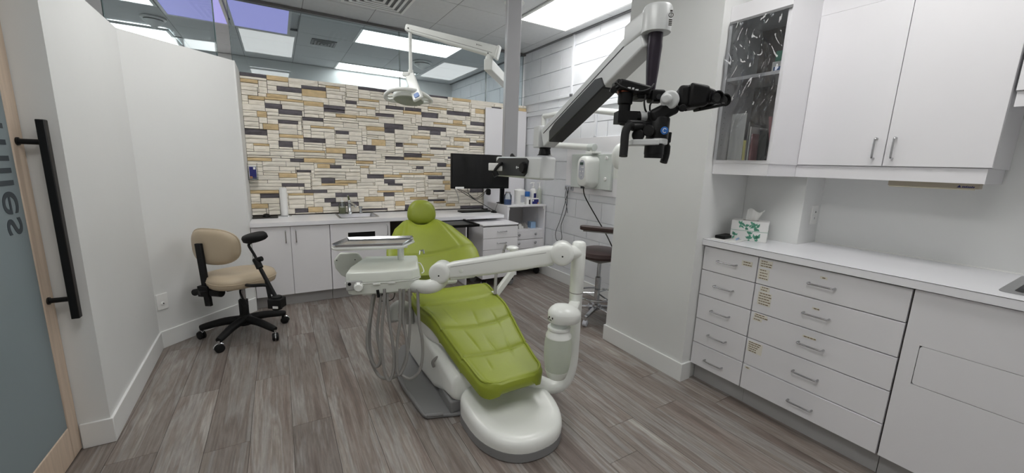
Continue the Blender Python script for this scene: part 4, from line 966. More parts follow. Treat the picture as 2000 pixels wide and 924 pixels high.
# surface raceways on the block wall
def raceway(pts, label, w=0.03, dpt=0.018):
    mb = MB()
    for a, b in zip(pts, pts[1:]):
        y0, y1 = sorted((a[0], b[0])); z0, z1 = sorted((a[1], b[1])); mb.box(WX-dpt, WX+0.002, y0-w/2, y1+w/2, z0-w/2, z1+w/2)
    return one('cable_raceway', mb, 'block', label, 'raceway', 'white raceways on the block wall', bevel=0.003)
v1 = onx(1120, 120, WX).y; zlo = onx(1117, 186, WX).z
raceway([(v1, CZ-0.02), (v1, zlo), (4.56, zlo)], 'white L-shaped raceway high on the block wall')
zl2 = onx(1060, 221, WX).z
raceway([(4.54, zl2), (2.4, zl2)], 'long white raceway running level along the block wall', 0.045, 0.022)
v2 = onx(1163, 265, WX).y
raceway([(v2, zl2-0.05), (v2, 1.72)], 'short upright raceway above the x-ray control box', 0.028)
# ================================================================ BROWN STOOL (behind the pillar)
sc = V((2.47, 2.56, 0)); 
t = thing('brown_stool', 'brown padded stool with armrest and chrome foot ring behind the pillar', 'stool', sc)
for k in range(5):
    a = math.radians(205+72*k); e = sc+V((math.cos(a), math.sin(a), 0))*0.235
    l = obj('leg', MB().bar(sc+EZ*0.115, e+EZ*0.085, 0.045, 0.03, w1=0.03, h1=0.022), 'chrome', t, bevel=0.005)
    w = MB().lathe([(0.02, -0.02), (0.028, -0.016), (0.028, 0.016), (0.02, 0.02)], e+EZ*0.028, (-math.sin(a), math.cos(a), 0), 18)
    obj('caster', w, 'keypad', l); obj('caster_fork', MB().cyl(e+EZ*0.05, e+EZ*0.085, 0.011), 'chrome', l)
obj('gas_column', MB().lathe([(0.04, 0.09), (0.04, 0.14), (0.026, 0.15), (0.026, 0.40), (0.017, 0.41), (0.017, 0.56)], sc), 'chrome', t)
obj('foot_ring', MB().tube([sc+V((0.2*math.cos(q*PI/18), 0.2*math.sin(q*PI/18), 0.235)) for q in range(36)], 0.009, 8, closed=True), 'chrome', t)
for k in range(3):
    a = math.radians(20+120*k); obj('ring_spoke', MB().cyl(sc+EZ*0.25, sc+V((0.2*math.cos(a), 0.2*math.sin(a), 0.235)), 0.007, n=8), 'chrome', t)
obj('seat_pan', MB().box(sc.x-0.12, sc.x+0.12, sc.y-0.12, sc.y+0.12, 0.565, 0.592), 'hose', t, bevel=0.008)
obj('seat', MB().lathe([(0.15, 0.59), (0.195, 0.598), (0.21, 0.62), (0.20, 0.65), (0.14, 0.668), (0.001, 0.672)], sc, n=36), 'brown', t)
bk = sc+V((0.10, -0.105, 0))
def brk(u, v):
    a = (u-0.5)*1.6; zz = 0.70+0.25*v; n = V((-0.73, 0.68, 0)); sd = V((0.68, 0.73, 0))
    w = 0.19*math.sqrt(max(0.02, 1-(2*v-1)**4))
    return (bk + sd*math.sin(a)*w/0.72*0.72 + n*(-0.05+0.09*(1-math.cos(a))) ) + EZ*zz
mbk = MB().grid(brk, 16, 10)
o = obj('backrest', mbk, 'brown', t); so = o.modifiers.new('solid', 'SOLIDIFY'); so.thickness = 0.05; so.offset = 0
obj('back_bar', MB().tube(spline([sc+V((0.05,-0.05,0.575)), bk+V((0.06,-0.055,0.585)), bk+V((0.085,-0.08,0.80))], 6), 0.012, 8), 'chrome', t)
ap = onx(1133, 444, 2.32); aq = V((2.52, 2.40, ap.z))
obj('armrest', MB().prism(rrect((aq-ap).length, 0.075, 0.036, 6), (ap+aq)/2-EZ*0.018, (aq-ap).normalized(), EZ.cross((aq-ap).normalized()), EZ, 0.038), 'brown', t, bevel=0.010, seg=3)
obj('arm_bracket', MB().bar(ap.lerp(aq, 0.1)-EZ*0.025, aq-EZ*0.025, 0.04, 0.012).cyl(aq-EZ*0.02, V((2.53, 2.47, 0.575)), 0.011, n=8), 'hose', t)
# ================================================================ BEIGE STOOL
sc = V((-0.30, 3.553, 0)); R_ = 0.295
t = thing('beige_stool', 'beige padded operator stool with a black arm and five-star base by the angled wall', 'stool', sc)
c4 = [V((-0.447, 3.294, 0)), V((-0.103, 3.313, 0)), V((-0.041, 3.639, 0)), V((-0.593, 3.610, 0))]
angs = [math.atan2(p.y-sc.y, p.x-sc.x) for p in c4]
a0 = angs[0]
for k in range(5):
    a = a0 + 2*PI*k/5; e = sc+V((math.cos(a), math.sin(a), 0))*R_
    pts = spline([sc+EZ*0.13, sc.lerp(e, 0.45)+EZ*0.125, sc.lerp(e, 0.85)+EZ*0.10, e+EZ*0.088], 5)
    l = obj('leg', MB().tube(pts, [0.034-0.012*i/(len(pts)-1) for i in range(len(pts))], 10), 'rubber', t)
    ax = V((math.cos(a+0.9), math.sin(a+0.9), 0)); ce = e+V((0,0,0.030))
    obj('caster', MB().lathe([(0.02, -0.022), (0.03, -0.018), (0.03, -0.006), (0.016, -0.004), (0.016, 0.004), (0.03, 0.006), (0.03, 0.018), (0.02, 0.022)], ce, ax, 20), 'rubber', l)
    obj('caster_hood', MB().tube([ce+ax.cross(EZ)*0.034*math.cos(q)+EZ*0.034*math.sin(q) for q in [PI*j/8*0.75 for j in range(9)]], 0.006, 8).cyl(ce+EZ*0.03, e+EZ*0.088, 0.009, n=8), 'chrome', l)
obj('hub', MB().lathe([(0.03, 0.085), (0.05, 0.09), (0.05, 0.15), (0.032, 0.17), (0.032, 0.29)], sc), 'rubber', t)
obj('gas_column', MB().lathe([(0.021, 0.28), (0.021, 0.415)], sc), 'nickel', t)
F = V((0.93, 0.36, 0)).normalized(); S = V((F.y, -F.x, 0))     # facing and its right side
sc2 = sc + F*0.015 - ER*0.012
obj('seat_plate', MB().obox(sc2+EZ*0.415, F, S, EZ, 0.13, 0.10, 0.012).obox(sc2-F*0.17+EZ*0.405, F, S, EZ, 0.10, 0.03, 0.016), 'rubber', t, bevel=0.004)
def seatpad(prof, cx, cz):
    rings = []
    for s, z in prof:
        ring = []
        for j in range(40):
            a = 2*PI*j/40; ca, sa = math.cos(a), math.sin(a)
            x = 0.225*s*abs(ca)**0.75*(1 if ca > 0 else -1); y = (0.215-0.03*(x/0.225 if s else 0))*s*abs(sa)**0.8*(1 if sa > 0 else -1)
            ring.append(cx+F*x+S*y+EZ*(cz+z+0.012*(x/0.225)*0))
        rings.append(ring)
    return MB().ring_loft(rings)
obj('seat', seatpad([(0.86, 0.0), (0.97, 0.008), (1.0, 0.03), (1.0, 0.058), (0.96, 0.080), (0.72, 0.096), (0.35, 0.094), (0.02, 0.088)], sc2, 0.428), 'beige', t, angle=60)
obj('seat_seam', MB().tube([p for p in [sc2+F*(0.2262*abs(math.cos(a))**0.75*(1 if math.cos(a) > 0 else -1))+S*((0.216-0.03*abs(math.cos(a))**0.75*(1 if math.cos(a) > 0 else -1))*abs(math.sin(a))**0.8*(1 if math.sin(a) > 0 else -1))+EZ*0.475 for a in [2*PI*(j+0.5)/48 for j in range(48)]]], 0.003, 6, closed=True), 'beige', t)
bc = dep(411, 482, 2.86)
BF = V((0.62, 0.78, 0)).normalized(); BS = V((BF.y, -BF.x, 0))
def brest(side):
    def f(u, v):
        a = 2*PI*u; r = v
        ca, sa = math.cos(a), math.sin(a)
        x = 0.198*r*abs(ca)**0.75*(1 if ca > 0 else -1); z = 0.132*r*abs(sa)**0.72*(1 if sa > 0 else -1)
        th = 0.034*(1-r**5)**0.5 if r < 1 else 0
        return bc+BS*x+EZ*z+BF*(side*th+1.3*x*x)
    return f
mb = MB().grid(brest(1), 40, 12); mb.grid(brest(-1), 40, 12)
br = obj('backrest', mb, 'beige', t, angle=60)
obj('piping', MB().tube([brest(1)(j/48, 1.0) for j in range(48)], 0.005, 6, closed=True), 'beige', br)
pb_ = bc-BF*0.045
post_b = dep(417, 606, 2.80); 
obj('back_post', MB().bar(pb_+EZ*0.03-BS*0.05, V((pb_.x, pb_.y, 0.29))-BS*0.02, 0.05, 0.022, up=BF), 'rubber', t, bevel=0.004)
obj('post_clamp', MB().obox(V((pb_.x, pb_.y, 0.41))-BS*0.025, BS, BF, EZ, 0.042, 0.035, 0.04).cyl(V((pb_.x, pb_.y, 0.40))+BS*0.02, V((pb_.x, pb_.y, 0.40))+BS*0.10, 0.03).cyl(V((pb_.x, pb_.y, 0.41))-BS*0.06, V((pb_.x, pb_.y, 0.385))-BS*0.13, 0.018, 0.026), 'rubber', t, bevel=0.003)
obj('carrier', MB().bar(V((pb_.x, pb_.y, 0.405)), sc2+EZ*0.41, 0.05, 0.02), 'rubber', t, bevel=0.003)
obj('height_lever', MB().tube(spline([sc2+EZ*0.405, sc2+ER*0.05-EF*0.1+EZ*0.385, sc2+ER*0.09-EF*0.13+EZ*0.33], 5), 0.008, 8).obox(sc2+ER*0.095-EF*0.135+EZ*0.315, (ER*0.5-EZ).normalized(), EF, ER, 0.03, 0.008, 0.018), 'rubber', t, bevel=0.003)
# arm with oval pad
D_ = 2.78
blk_ = dep(541, 591, D_)
obj('arm_block', MB().obox(blk_, ER, EF, EZ, 0.045, 0.04, 0.035).cyl(blk_-EZ*0.05, blk_+EZ*0.05, 0.033), 'rubber', t, bevel=0.006)
obj('arm_label', MB().obox(dep(546, 596, D_)-EF*0.05, ER, EF, EZ, 0.018, 0.0015, 0.008), 'card', t, smooth=False)
obj('arm_rod', MB().cyl(dep(539, 581, D_), dep(506, 520, D_), 0.013).cyl(dep(527, 583, D_), dep(520, 548, D_), 0.011), 'rubber', t)
obj('arm_rod', MB().tube(spline([dep(510, 528, D_), dep(498, 500, D_), dep(486, 480, D_), dep(490, 474, D_)], 5), 0.009, 10), 'rubber', t)
obj('arm_collar', MB().cyl(dep(508, 524, D_), dep(499, 505, D_), 0.022).cyl(dep(496, 510, D_), dep(512, 505, D_), 0.018), 'rubber', t, bevel=0.003)
obj('arm_link', MB().tube(spline([sc2+EZ*0.41, dep(490, 558, D_), dep(523, 558, D_), dep(530, 575, D_)], 6), 0.012, 8), 'rubber', t)
pc_ = dep(497.5, 464, D_)
ux = (ER*0.96+EZ*0.16).normalized(); uy = (EF*0.92+ER*0.15+EZ*0.30).normalized(); uz = ux.cross(uy).normalized()
if uz.z < 0: uz = -uz
rings = [[pc_+ux*0.083*s*math.cos(2*PI*j/32)+uy*0.055*s*math.sin(2*PI*j/32)+uz*h for j in range(32)] for s, h in ((0.85, -0.022), (1, -0.014), (1, 0.012), (0.9, 0.024), (0.5, 0.028), (0.02, 0.029))]
obj('arm_pad', MB().ring_loft(rings), 'rubber', t, angle=60)
# ================================================================ DENTAL CHAIR
CX = 1.0
t = thing('dental_chair', 'lime green padded dental chair on a white base', 'dental chair', (CX, 2.1, 0))
# foot cover at the front
def fc_outline(s, y_sh=0.0):
    cy = 1.62; out = []
    for j in range(48):
        a = 2*PI*j/48; ca, sa = math.cos(a), math.sin(a)
        ex = 0.42 if sa > 0 else 0.86
        x = 0.246*s*abs(ca)**(0.6 if sa > 0 else 0.85)*(1 if ca > 0 else -1); y = (0.235 if sa > 0 else 0.285)*s*abs(sa)**ex*(1 if sa > 0 else -1)
        x *= 1.0 - 0.06*(1 if sa < 0 else 0)*abs(sa)
        out.append((CX+0.005+x, cy+y+y_sh))
    return out
fz = lambda y: 0.058+0.012*max(0, (y-1.45))/0.4
obj('foot_skirt', MB().ring_loft([[V((x, y, z)) for x, y in fc_outline(s)] for s, z in ((0.985, 0.002), (1.0, 0.006), (1.0, 0.05), (0.97, 0.058))]), 'dgrey', t)
prof = ((0.995, 0.05), (1.003, 0.07), (0.995, 0.09), (0.965, 0.106), (0.90, 0.115), (0.80, 0.113), (0.66, 0.105), (0.4, 0.100), (0.01, 0.099))
rings = []
for s, z in prof:
    ring = []
    for x, y in fc_outline(s):
        lift = 0.0 if z < 0.06 else max(0.0, (y-1.42)/0.42)*0.048
        ring.append(V((x, y, z+lift)))
    rings.append(ring)
obj('foot_cover', MB().ring_loft(rings), 'dwhite', t, angle=75)
# base plate and lift body
poly = [(0.70,1.845),(0.615,1.872),(0.598,1.905),(0.575,2.20),(0.578,2.40),(0.62,2.62),(0.72,2.78),(1.28,2.78),(1.36,2.55),(1.36,1.95),(1.27,1.82),(0.78,1.815)]
bp = obj('base_plate', MB().prism(poly, (0, 0, 0.002), (1,0,0), (0,1,0), EZ, 0.022), 'dgrey', t, bevel=0.008, seg=3)
obj('plate_rim', MB().tube(spline([(0.70,1.85,0.024),(0.622,1.876,0.026),(0.605,1.905,0.026),(0.584,2.20,0.026),(0.588,2.40,0.026),(0.63,2.61,0.026)], 6), 0.010, 8), 'dgrey', bp)
obj('body_skirt', MB().prism([(0.735,1.832),(1.26,1.832),(1.27,2.05),(0.745,2.05)], (0,0,0.02), (1,0,0), (0,1,0), EZ, 0.075), 'dgrey', t, bevel=0.012, seg=3)
def body_ring(y, z0, z1, hw):
    return [V((CX+a, y, (z1+z0)/2+b)) for a, b in rrect(2*hw, z1-z0, 0.05, 6)]
st_ = [(1.826, 0.092, 0.205, 0.235), (1.834, 0.088, 0.230, 0.250), (1.85, 0.086, 0.245, 0.258), (1.95, 0.078, 0.265, 0.264), (2.10, 0.03, 0.298, 0.274), (2.35, 0.028, 0.345, 0.282), (2.55, 0.028, 0.37, 0.282), (2.68, 0.03, 0.36, 0.27), (2.70, 0.05, 0.33, 0.25)]
obj('lift_body', MB().ring_loft([body_ring(*s) for s in st_]), 'dwhite', t, angle=50)
obj('hose_notch', MB().tube(spline([(0.72, 2.06, 0.20), (0.712, 2.055, 0.235), (0.735, 2.05, 0.258), (0.755, 2.05, 0.258)], 5), 0.009, 8), 'hose', t)
# seat support pan
pan = []
for y, z0, z1, hw in ((1.98, 0.34, 0.39, 0.18), (2.05, 0.31, 0.40, 0.235), (2.2, 0.295, 0.425, 0.268), (2.45, 0.29, 0.44, 0.275), (2.60, 0.31, 0.45, 0.26), (2.68, 0.34, 0.44, 0.22)):
    pan.append([V((CX+a, y, (z0+z1)/2+b)) for a, b in rrect(2*hw, z1-z0, min(0.035, (z1-z0)*0.45), 5)])
obj('seat_pan', MB().ring_loft(pan), 'dwhite', t, angle=60)
# leg and seat upholstery: one lofted pad with quilting
ZP = [(1.555, 0.308), (1.60, 0.312), (1.68, 0.325), (1.75, 0.344), (1.86, 0.374), (1.98, 0.410), (2.07, 0.440), (2.15, 0.464), (2.22, 0.476), (2.30, 0.484), (2.38, 0.500), (2.44, 0.518), (2.49, 0.524), (2.53, 0.508), (2.56, 0.47)]
HW = [(1.555, 0.178), (1.60, 0.192), (1.70, 0.202), (1.835, 0.222), (2.04, 0.255), (2.2, 0.280), (2.32, 0.296), (2.42, 0.300), (2.5, 0.292), (2.56, 0.262)]
def smooth_tab(tab, x): 
    k = 0.025; return (interp(tab, x-k)+2*interp(tab, x)+interp(tab, x+k))/4
ys_ = [1.555+0.002, 1.56, 1.568, 1.58, 1.60] + [1.612+0.0058*i for i in range(180)]
ys_ = [y for y in ys_ if y <= 2.555] + [2.56]
def plan_hw(y):                                               # rounded corners at the foot end
    h = smooth_tab(HW, y); d = y-1.555; r = 0.085
    if d < r: h = h-r+math.sqrt(max(0, r*r-(r-d)**2))
    return h
def top_z(y, x, h):
    z = smooth_tab(ZP, y); f = min(1, abs(x)/h)
    z += 0.018*f**2*math.exp(-((y-2.12)/0.16)**2)
    z += 0.010*(1-f**2)*0.5
    for yq in (1.79, 2.02, 2.30): z -= 0.0075*math.exp(-((y-yq-0.03*f*f)/0.0065)**2)+0.004*math.exp(-((y-yq-0.03*f*f)/0.022)**2)
    if y < 2.28:
        for xq in (-0.48, 0.0, 0.42):
            z -= (0.0032*math.exp(-((x/h-xq-0.06*math.sin(y*9+xq*5))*h/0.0055)**2)+0.002*math.exp(-((x/h-xq)*h/0.02)**2))*max(0, min(1, (y-1.66)/0.06))*(0.5+0.5*math.sin((y-1.79)*26+xq*3))
    return z
rings = []; TH = 0.085
for y in ys_:
    h = plan_hw(y); ring = []
    end = min(1.0, max(0.12, (y-1.553)/0.03)**0.5) if y < 1.583 else 1.0
    n = 84
    for i in range(n+1):
        x = h*(-1+2*i/n); e = abs(x)/h; drop = 0.03*(max(0, e-0.80)/0.20)**2
        ring.append(V((CX+x, y, top_z(y, x, h)-drop-(1-end)*0.02)))
    for i in range(n+1):
        x = h*(1-2*i/n); e = abs(x)/h
        zt0 = top_z(y, x, h)-0.03*(max(0, e-0.80)/0.20)**2
        th = TH*(1-0.30*e**6)*(0.45+0.55*end)
        ring.append(V((CX+x*0.965, y+0.0, zt0-th)))
    rings.append(ring)
sp = obj('seat_pad', MB().ring_loft(rings), 'green', t, angle=80)
def pip_pt(sg, y):
    h = plan_hw(y); y2 = y+0.020*max(0, 1-(y-1.555)/0.085)
    return V((CX+sg*h*0.925, y2, top_z(y2, 0.925*h, h)-0.006))
pip = [pip_pt(-1, y) for y in reversed(ys_)] + [pip_pt(1, y) for y in ys_]
obj('piping', MB().tube(pip, 0.0075, 8), 'green', sp)
# backrest
hy, hz = 2.668, 0.540
BD = V((0, 0.53, 0.44)).normalized(); BN = V((0, -BD.z, BD.y))
HB = [(0, 0.285), (0.04, 0.318), (0.10, 0.338), (0.18, 0.343), (0.26, 0.328), (0.34, 0.290), (0.42, 0.247), (0.48, 0.216), (0.53, 0.192), (0.58, 0.17)]
def bk_s(u, v):
    x = abs(2*u-1); top = 0.520+0.045*math.exp(-((x-0.60)/0.22)**2)-0.012*math.exp(-(x/0.3)**2)-0.06*max(0, (x-0.74)/0.26)**2
    return v*top
def backs(side):
    def f(u, v):
        q = 2*u-1; s = bk_s(u, v); h = smooth_tab(HB, s); x = q*h
        rim = max(abs(q)**7, v**14 if v > 0.5 else 0)
        th = 0.045*(1-0.75*min(1, rim)); base = 0.05*(x/0.33)**2
        gr = 0.0
        if side > 0:
            gr = -0.010*math.exp(-((s-0.195-0.03*q)/0.010)**2) - 0.006*math.exp(-((abs(q)-0.68)/0.03)**2)*(1 if s > 0.21 else 0)
        return V((CX-0.024+x, hy, hz))+BD*s+BN*(side*th+base+gr+0.02)
    return f
mb = MB().grid(backs(1), 44, 44); mb.grid(backs(-1), 44, 44)
def rimpts():
    f1 = backs(1); f0 = backs(-1); out = []
    for j in range(0, 45): out.append((f1(0, j/44)+f0(0, j/44))/2)
    for i in range(1, 45): out.append((f1(i/44, 1)+f0(i/44, 1))/2)
    for j in range(43, -1, -1): out.append((f1(1, j/44)+f0(1, j/44))/2)
    return out
f1, f0 = backs(1), backs(-1)
edge = [(0, j/44) for j in range(45)] + [(i/44, 1) for i in range(1, 45)] + [(1, j/44) for j in range(43, -1, -1)] + [(i/44, 0) for i in range(43, 0, -1)]
n0 = len(mb.v); mb.v += [f1(*e) for e in edge] + [f0(*e) for e in edge]; k = len(edge)
for i in range(k): mb.f.append((n0+i, n0+(i+1) % k, n0+k+(i+1) % k, n0+k+i))
bkr = obj('backrest', mb, 'green', t, angle=80)
obj('piping', MB().tube(rimpts(), 0.012, 8), 'green', bkr)
obj('back_frame', MB().obox(V((CX, hy, hz))+BD*0.24-BN*0.045, (1,0,0), BD, BN, 0.13, 0.26, 0.02), 'dwhite', t, bevel=0.012, seg=3)
# headrest
HC = V((CX-0.008, 3.115, 0.985)); HU = V((0.03, 0.30, 0.95)).normalized(); HN = V((0, -0.95, 0.30)).normalized(); HS = HU.cross(HN).normalized()
if HS.x < 0: HS = -HS
def hd(u, v):
    a = 2*PI*u; e = (v-0.5)*PI; ca, sa = math.cos(a), math.sin(a); cr = math.cos(e)
    z = 0.102*abs(sa)**0.85*(1 if sa > 0 else -1)*abs(cr)**0.6
    w = 0.128-0.032*(sa*0.5+0.5)**1.5+0.006*math.sin(a*2)
    x = w*abs(ca)**0.78*(1 if ca > 0 else -1)*abs(cr)**0.6
    d = 0.048*math.sin(e)
    d = d + 0.10*(x*x)
    return HC+HS*(x+0.10*(-z)*0.35)+HU*z+HN*d
hr = obj('headrest', MB().grid(hd, 48, 20), 'green', t, angle=80)
obj('headrest_bar', MB().bar(V((CX, hy, hz))+BD*0.46-BN*0.03, HC-HU*0.06-HN*0.035, 0.06, 0.012), 'dgrey', t, bevel=0.003)
# arm sling on the left
p = dep(783, 600, 2.62)
ar = [dep(768, 628, 2.50), dep(767, 612, 2.52), dep(773, 600, 2.55), dep(784, 596, 2.58), dep(796, 602, 2.62), dep(800, 618, 2.64), dep(801, 632, 2.64)]
obj('armrest', MB().tube(spline(ar, 6), 0.034, 12), 'sling', t)
# ================================================================ DELIVERY UNIT
COL = V((1.402, 1.62, 0))
t = thing('delivery_unit', 'white dental delivery arm with instrument head, tray and water bottle', 'delivery unit', COL)
cb = 0.215
path = spline([(1.10, 1.76, 0.215), (1.19, 1.71, 0.172), (1.285, 1.662, 0.128), (1.358, 1.634, 0.150), (1.396, 1.622, 0.25), (1.402, 1.62, 0.40), (1.402, 1.62, 0.55)], 8)
obj('curved_tube', MB().tube(path, [0.046-0.009*min(1, i/40) for i in range(len(path))], 20), 'dwhite', t)
obj('column', MB().lathe([(0.037, 0.55), (0.037, 0.70), (0.039, 0.703), (0.039, 0.965), (0.035, 0.985), (0.024, 0.992), (0.001, 0.993)], COL), 'dwhite', t, angle=60)
obj('column_joint', MB().lathe([(0.0372, 0.697), (0.0396, 0.701), (0.0372, 0.705)], COL), 'hose', t)
kR = dep(1098, 494, 2.10); kL = dep(862, 531, 2.20)
d = (kL-kR).normalized(); sd = d.cross(EZ).normalized(); sdv = -sd if sd.dot(EF) > 0 else sd        # side facing the viewer
up_ = sd.cross(d).normalized(); up_ = up_ if up_.z > 0 else -up_
# arm body with rounded section
L_ = (kL-kR).length
rings = []
for f, w, h, o in ((0.03, 0.062, 0.086, 0.0), (0.12, 0.070, 0.10, 0.0), (0.3, 0.072, 0.105, -0.004), (0.6, 0.070, 0.102, -0.004), (0.88, 0.066, 0.094, 0), (0.97, 0.058, 0.082, 0)):
    rings.append([kR+d*L_*f+sdv*a+up_*(b+o) for a, b in rrect(w, h, 0.02, 6)])
obj('arm', MB().ring_loft(rings), 'dwhite', t, angle=50)
obj('arm_seam', MB().tube([kR+d*L_*0.12+sdv*0.0352+up_*0.022, kR+d*L_*0.9+sdv*0.0335+up_*0.026], 0.0014, 6), 'hose', t)
obj('arm_button', MB().lathe([(0.011, 0), (0.011, 0.003), (0.008, 0.004)], kR+d*L_*0.82+sdv*0.0335-up_*0.004, sdv, 18), 'dlight', t)
for kc, rr_ in ((kR, 0.062), (kL, 0.060)):
    k_ = obj('knuckle', MB().lathe([(rr_*0.86, -0.05), (rr_, -0.04), (rr_, 0.04), (rr_*0.9, 0.052), (rr_*0.6, 0.055), (0.001, 0.056)], kc, sdv, 32), 'dwhite', t, angle=60)
    obj('screw', MB().cyl(kc+sdv*0.055-up_*0.008, kc+sdv*0.0575-up_*0.008, 0.0045, n=10), 'dark', k_)
top = V((COL.x, COL.y, 0.93))
obj('column_head', MB().tube([kR, top], [0.042, 0.038], 18), 'dwhite', t)
for f0_, f1_ in ((0.08, 0.30), (0.72, 0.93)):
    obj('cover', MB().bar(kR+d*L_*f0_-up_*0.046, kR+d*L_*f1_-up_*0.043, 0.05, 0.022), 'dlight', t, bevel=0.009, seg=3)
# instrument head
HX = V((0.985, -0.19, 0)).normalized(); HY = V((0.19, 0.985, 0)).normalized()
h0 = dep(750, 545, 2.22); 
def hp(a, b, z): return V((h0.x, h0.y, 0))+HX*a+HY*b+EZ*z
zt0 = dep(750, 549, 2.22).z                                                    # seam height
lo = [(-0.205, 0.0), (-0.185, -0.018), (0.0, -0.032), (0.16, -0.018), (0.205, 0.02), (0.225, 0.30), (-0.10, 0.33), (-0.19, 0.12)]
def off(poly, s, dx=0, dy=0.12): return [((x)*s+dx*(1-s), (y-dy)*s+dy) for x, y in poly]
obj('head_lower', MB().ring_loft([[hp(a, b, z) for a, b in off(lo, s)] for s, z in ((0.84, zt0-0.072), (0.93, zt0-0.066), (0.985, zt0))]), 'dlight', t, bevel=0.006, seg=3)
obj('head_seam', MB().ring_loft([[hp(a, b, z) for a, b in off(lo, s)] for s, z in ((1.005, zt0-0.0025), (1.012, zt0), (1.005, zt0+0.0025))]), 'dwhite', t, smooth=False)
obj('head_upper', MB().ring_loft([[hp(a, b, z+(0.012 if b > 0.2 else 0)) for a, b in off(lo, s)] for s, z in ((0.99, zt0+0.003), (0.97, zt0+0.05), (0.93, zt0+0.062), (0.86, zt0+0.058), (0.70, zt0+0.052))]), 'dlight', t, bevel=0.006, seg=3)
# control recess on the front left
rc = hp(-0.155, -0.022, zt0-0.010)
obj('control_recess', MB().obox(rc+HY*0.012, HX, HY, EZ, 0.044, 0.014, 0.028), 'sling', t, bevel=0.008, seg=3)
obj('knob', MB().lathe([(0.022, 0), (0.026, 0.006), (0.024, 0.03), (0.018, 0.036), (0.001, 0.037)], rc+HX*0.020+HY*0.0-EZ*0.004, -HY, 20), 'dwhite', t)
kr = MB()
for k in range(6):
    a = 2*PI*k/6; kr.bar(rc+HX*(0.020+0.0255*math.cos(a))+EZ*(0.0255*math.sin(a)-0.004)-HY*0.008, rc+HX*(0.020+0.0235*math.cos(a))+EZ*(0.0235*math.sin(a)-0.004)-HY*0.03, 0.004, 0.004)
obj('knob_ridges', kr, 'hose', t, smooth=False)
obj('gauge', MB().cyl(rc-HX*0.026+HY*0.0+EZ*0.012, rc-HX*0.026-HY*0.006+EZ*0.012, 0.009, n=14), 'dark', t)
obj('front_clip', MB().bar(hp(-0.06, -0.030, zt0-0.006), hp(-0.02, -0.030, zt0-0.006), 0.012, 0.006).bar(hp(0.02, -0.030, zt0-0.006), hp(0.06, -0.028, zt0-0.006), 0.012, 0.006), 'dwhite', t, bevel=0.002)
obj('side_handle', MB().tube(spline([hp(0.215, 0.04, zt0+0.02), hp(0.230, 0.06, zt0+0.025), hp(0.234, 0.16, zt0+0.028), hp(0.230, 0.25, zt0+0.028), hp(0.218, 0.27, zt0+0.025)], 6), 0.0035, 8), 'dwhite', t)
# swan neck under the head to the left knuckle
nk = spline([hp(0.0, 0.10, zt0-0.055), hp(0.13, 0.09, zt0-0.062), kL-EZ*0.082-HX*0.075, kL-EZ*0.055-HX*0.012, kL-EZ*0.0], 8)
obj('neck', MB().tube(nk, [0.032+0.016*i/(len(nk)-1) for i in range(len(nk))], 16), 'dwhite', t)
obj('neck_plate', MB().obox(hp(0.0, 0.11, zt0-0.074), HX, HY, EZ, 0.12, 0.10, 0.008), 'dwhite', t, bevel=0.004)
# tray on its post
TZ = 0.935
tc = dep(733, 478, 2.36); 
def tp(a, b, z): return V((tc.x, tc.y, 0))+HX*a+HY*b+EZ*z
TZ = 0.902
ol = [(-0.225, -0.095), (0.16, -0.105), (0.235, 0.03), (0.235, 0.125), (-0.165, 0.135), (-0.24, -0.06)]
obj('tray_holder', MB().ring_loft([[tp(a, b, z) for a, b in off(ol, s, 0, 0.0)] for s, z in ((0.90, TZ-0.022), (1.0, TZ-0.012), (1.0, TZ-0.001))]), 'dwhite', t, bevel=0.004)
tr = obj('steel_tray', MB().ring_loft([[tp(a, b, z) for a, b in off(ol, s, 0, 0.0)] for s, z in ((0.93, TZ), (0.965, TZ+0.014), (0.985, TZ+0.016), (0.965, TZ+0.017), (0.91, TZ+0.004), (0.02, TZ+0.003))]), 'chrome', t, angle=30)
obj('tray_post', MB().lathe([(0.02, zt0+0.05), (0.02, TZ-0.015)], tp(0.15, 0.04, 0)).obox(tp(0.06, 0.04, TZ-0.03), HX, HY, EZ, 0.13, 0.022, 0.012), 'dwhite', t, bevel=0.004)
mr_ = dep(682, 514, 2.43)
pol = [(0.05, 0.06), (-0.05, 0.065), (-0.088, 0.02), (-0.08, -0.03), (-0.05, -0.075), (-0.02, -0.095), (0.09, -0.03), (0.075, 0.03)]
hb = obj('holder_bracket', MB().prism(pol, mr_, HX, EZ, HY, 0.03), 'dlight', t, bevel=0.008, seg=3, label='rounded bracket under the tray')
for a, b in ((-0.07, 0.022), (0.035, 0.02)): obj('screw', MB().cyl(mr_+HX*a+EZ*b-HY*0.0005, mr_+HX*a+EZ*b-HY*0.003, 0.0035, n=8), 'dark', hb)
obj('syringe_tip', MB().tube([dep(819, 497, 2.45), dep(820, 490, 2.46), dep(827, 489, 2.46), dep(828, 496, 2.45)], 0.006, 8), 'chrome', t)
# hoses: from the photo, each loop given by its pixel path at a depth
def hose(pts, d0, d1=None, r=0.0085):
    d1 = d0 if d1 is None else d1; n = len(pts)
    return obj('hose', MB().tube(spline([dep(700+a/4.62, 560+b/4.62, d0+(d1-d0)*i/(n-1)) for i, (a, b) in enumerate(pts)], 7), r, 10), 'hose', t)
hose([(155,20),(125,120),(105,280),(80,430),(85,570),(130,690),(165,722),(195,680),(205,600)], 2.22, 2.24)
hose([(200,20),(200,120),(180,280),(170,420),(190,560),(205,660),(180,715),(140,700),(110,600),(100,450),(112,280),(140,120),(155,20)], 2.24, 2.26)
hose([(235,20),(232,160),(215,320),(212,500),(220,660),(245,800),(275,845),(305,800),(322,680),(310,520),(285,350),(265,180),(258,20)], 2.20, 2.24)
hose([(375,20),(378,160),(375,320),(352,480),(348,640),(352,760),(375,790),(430,680),(440,560),(425,420),(400,280),(408,120),(410,20)], 2.21, 2.25)
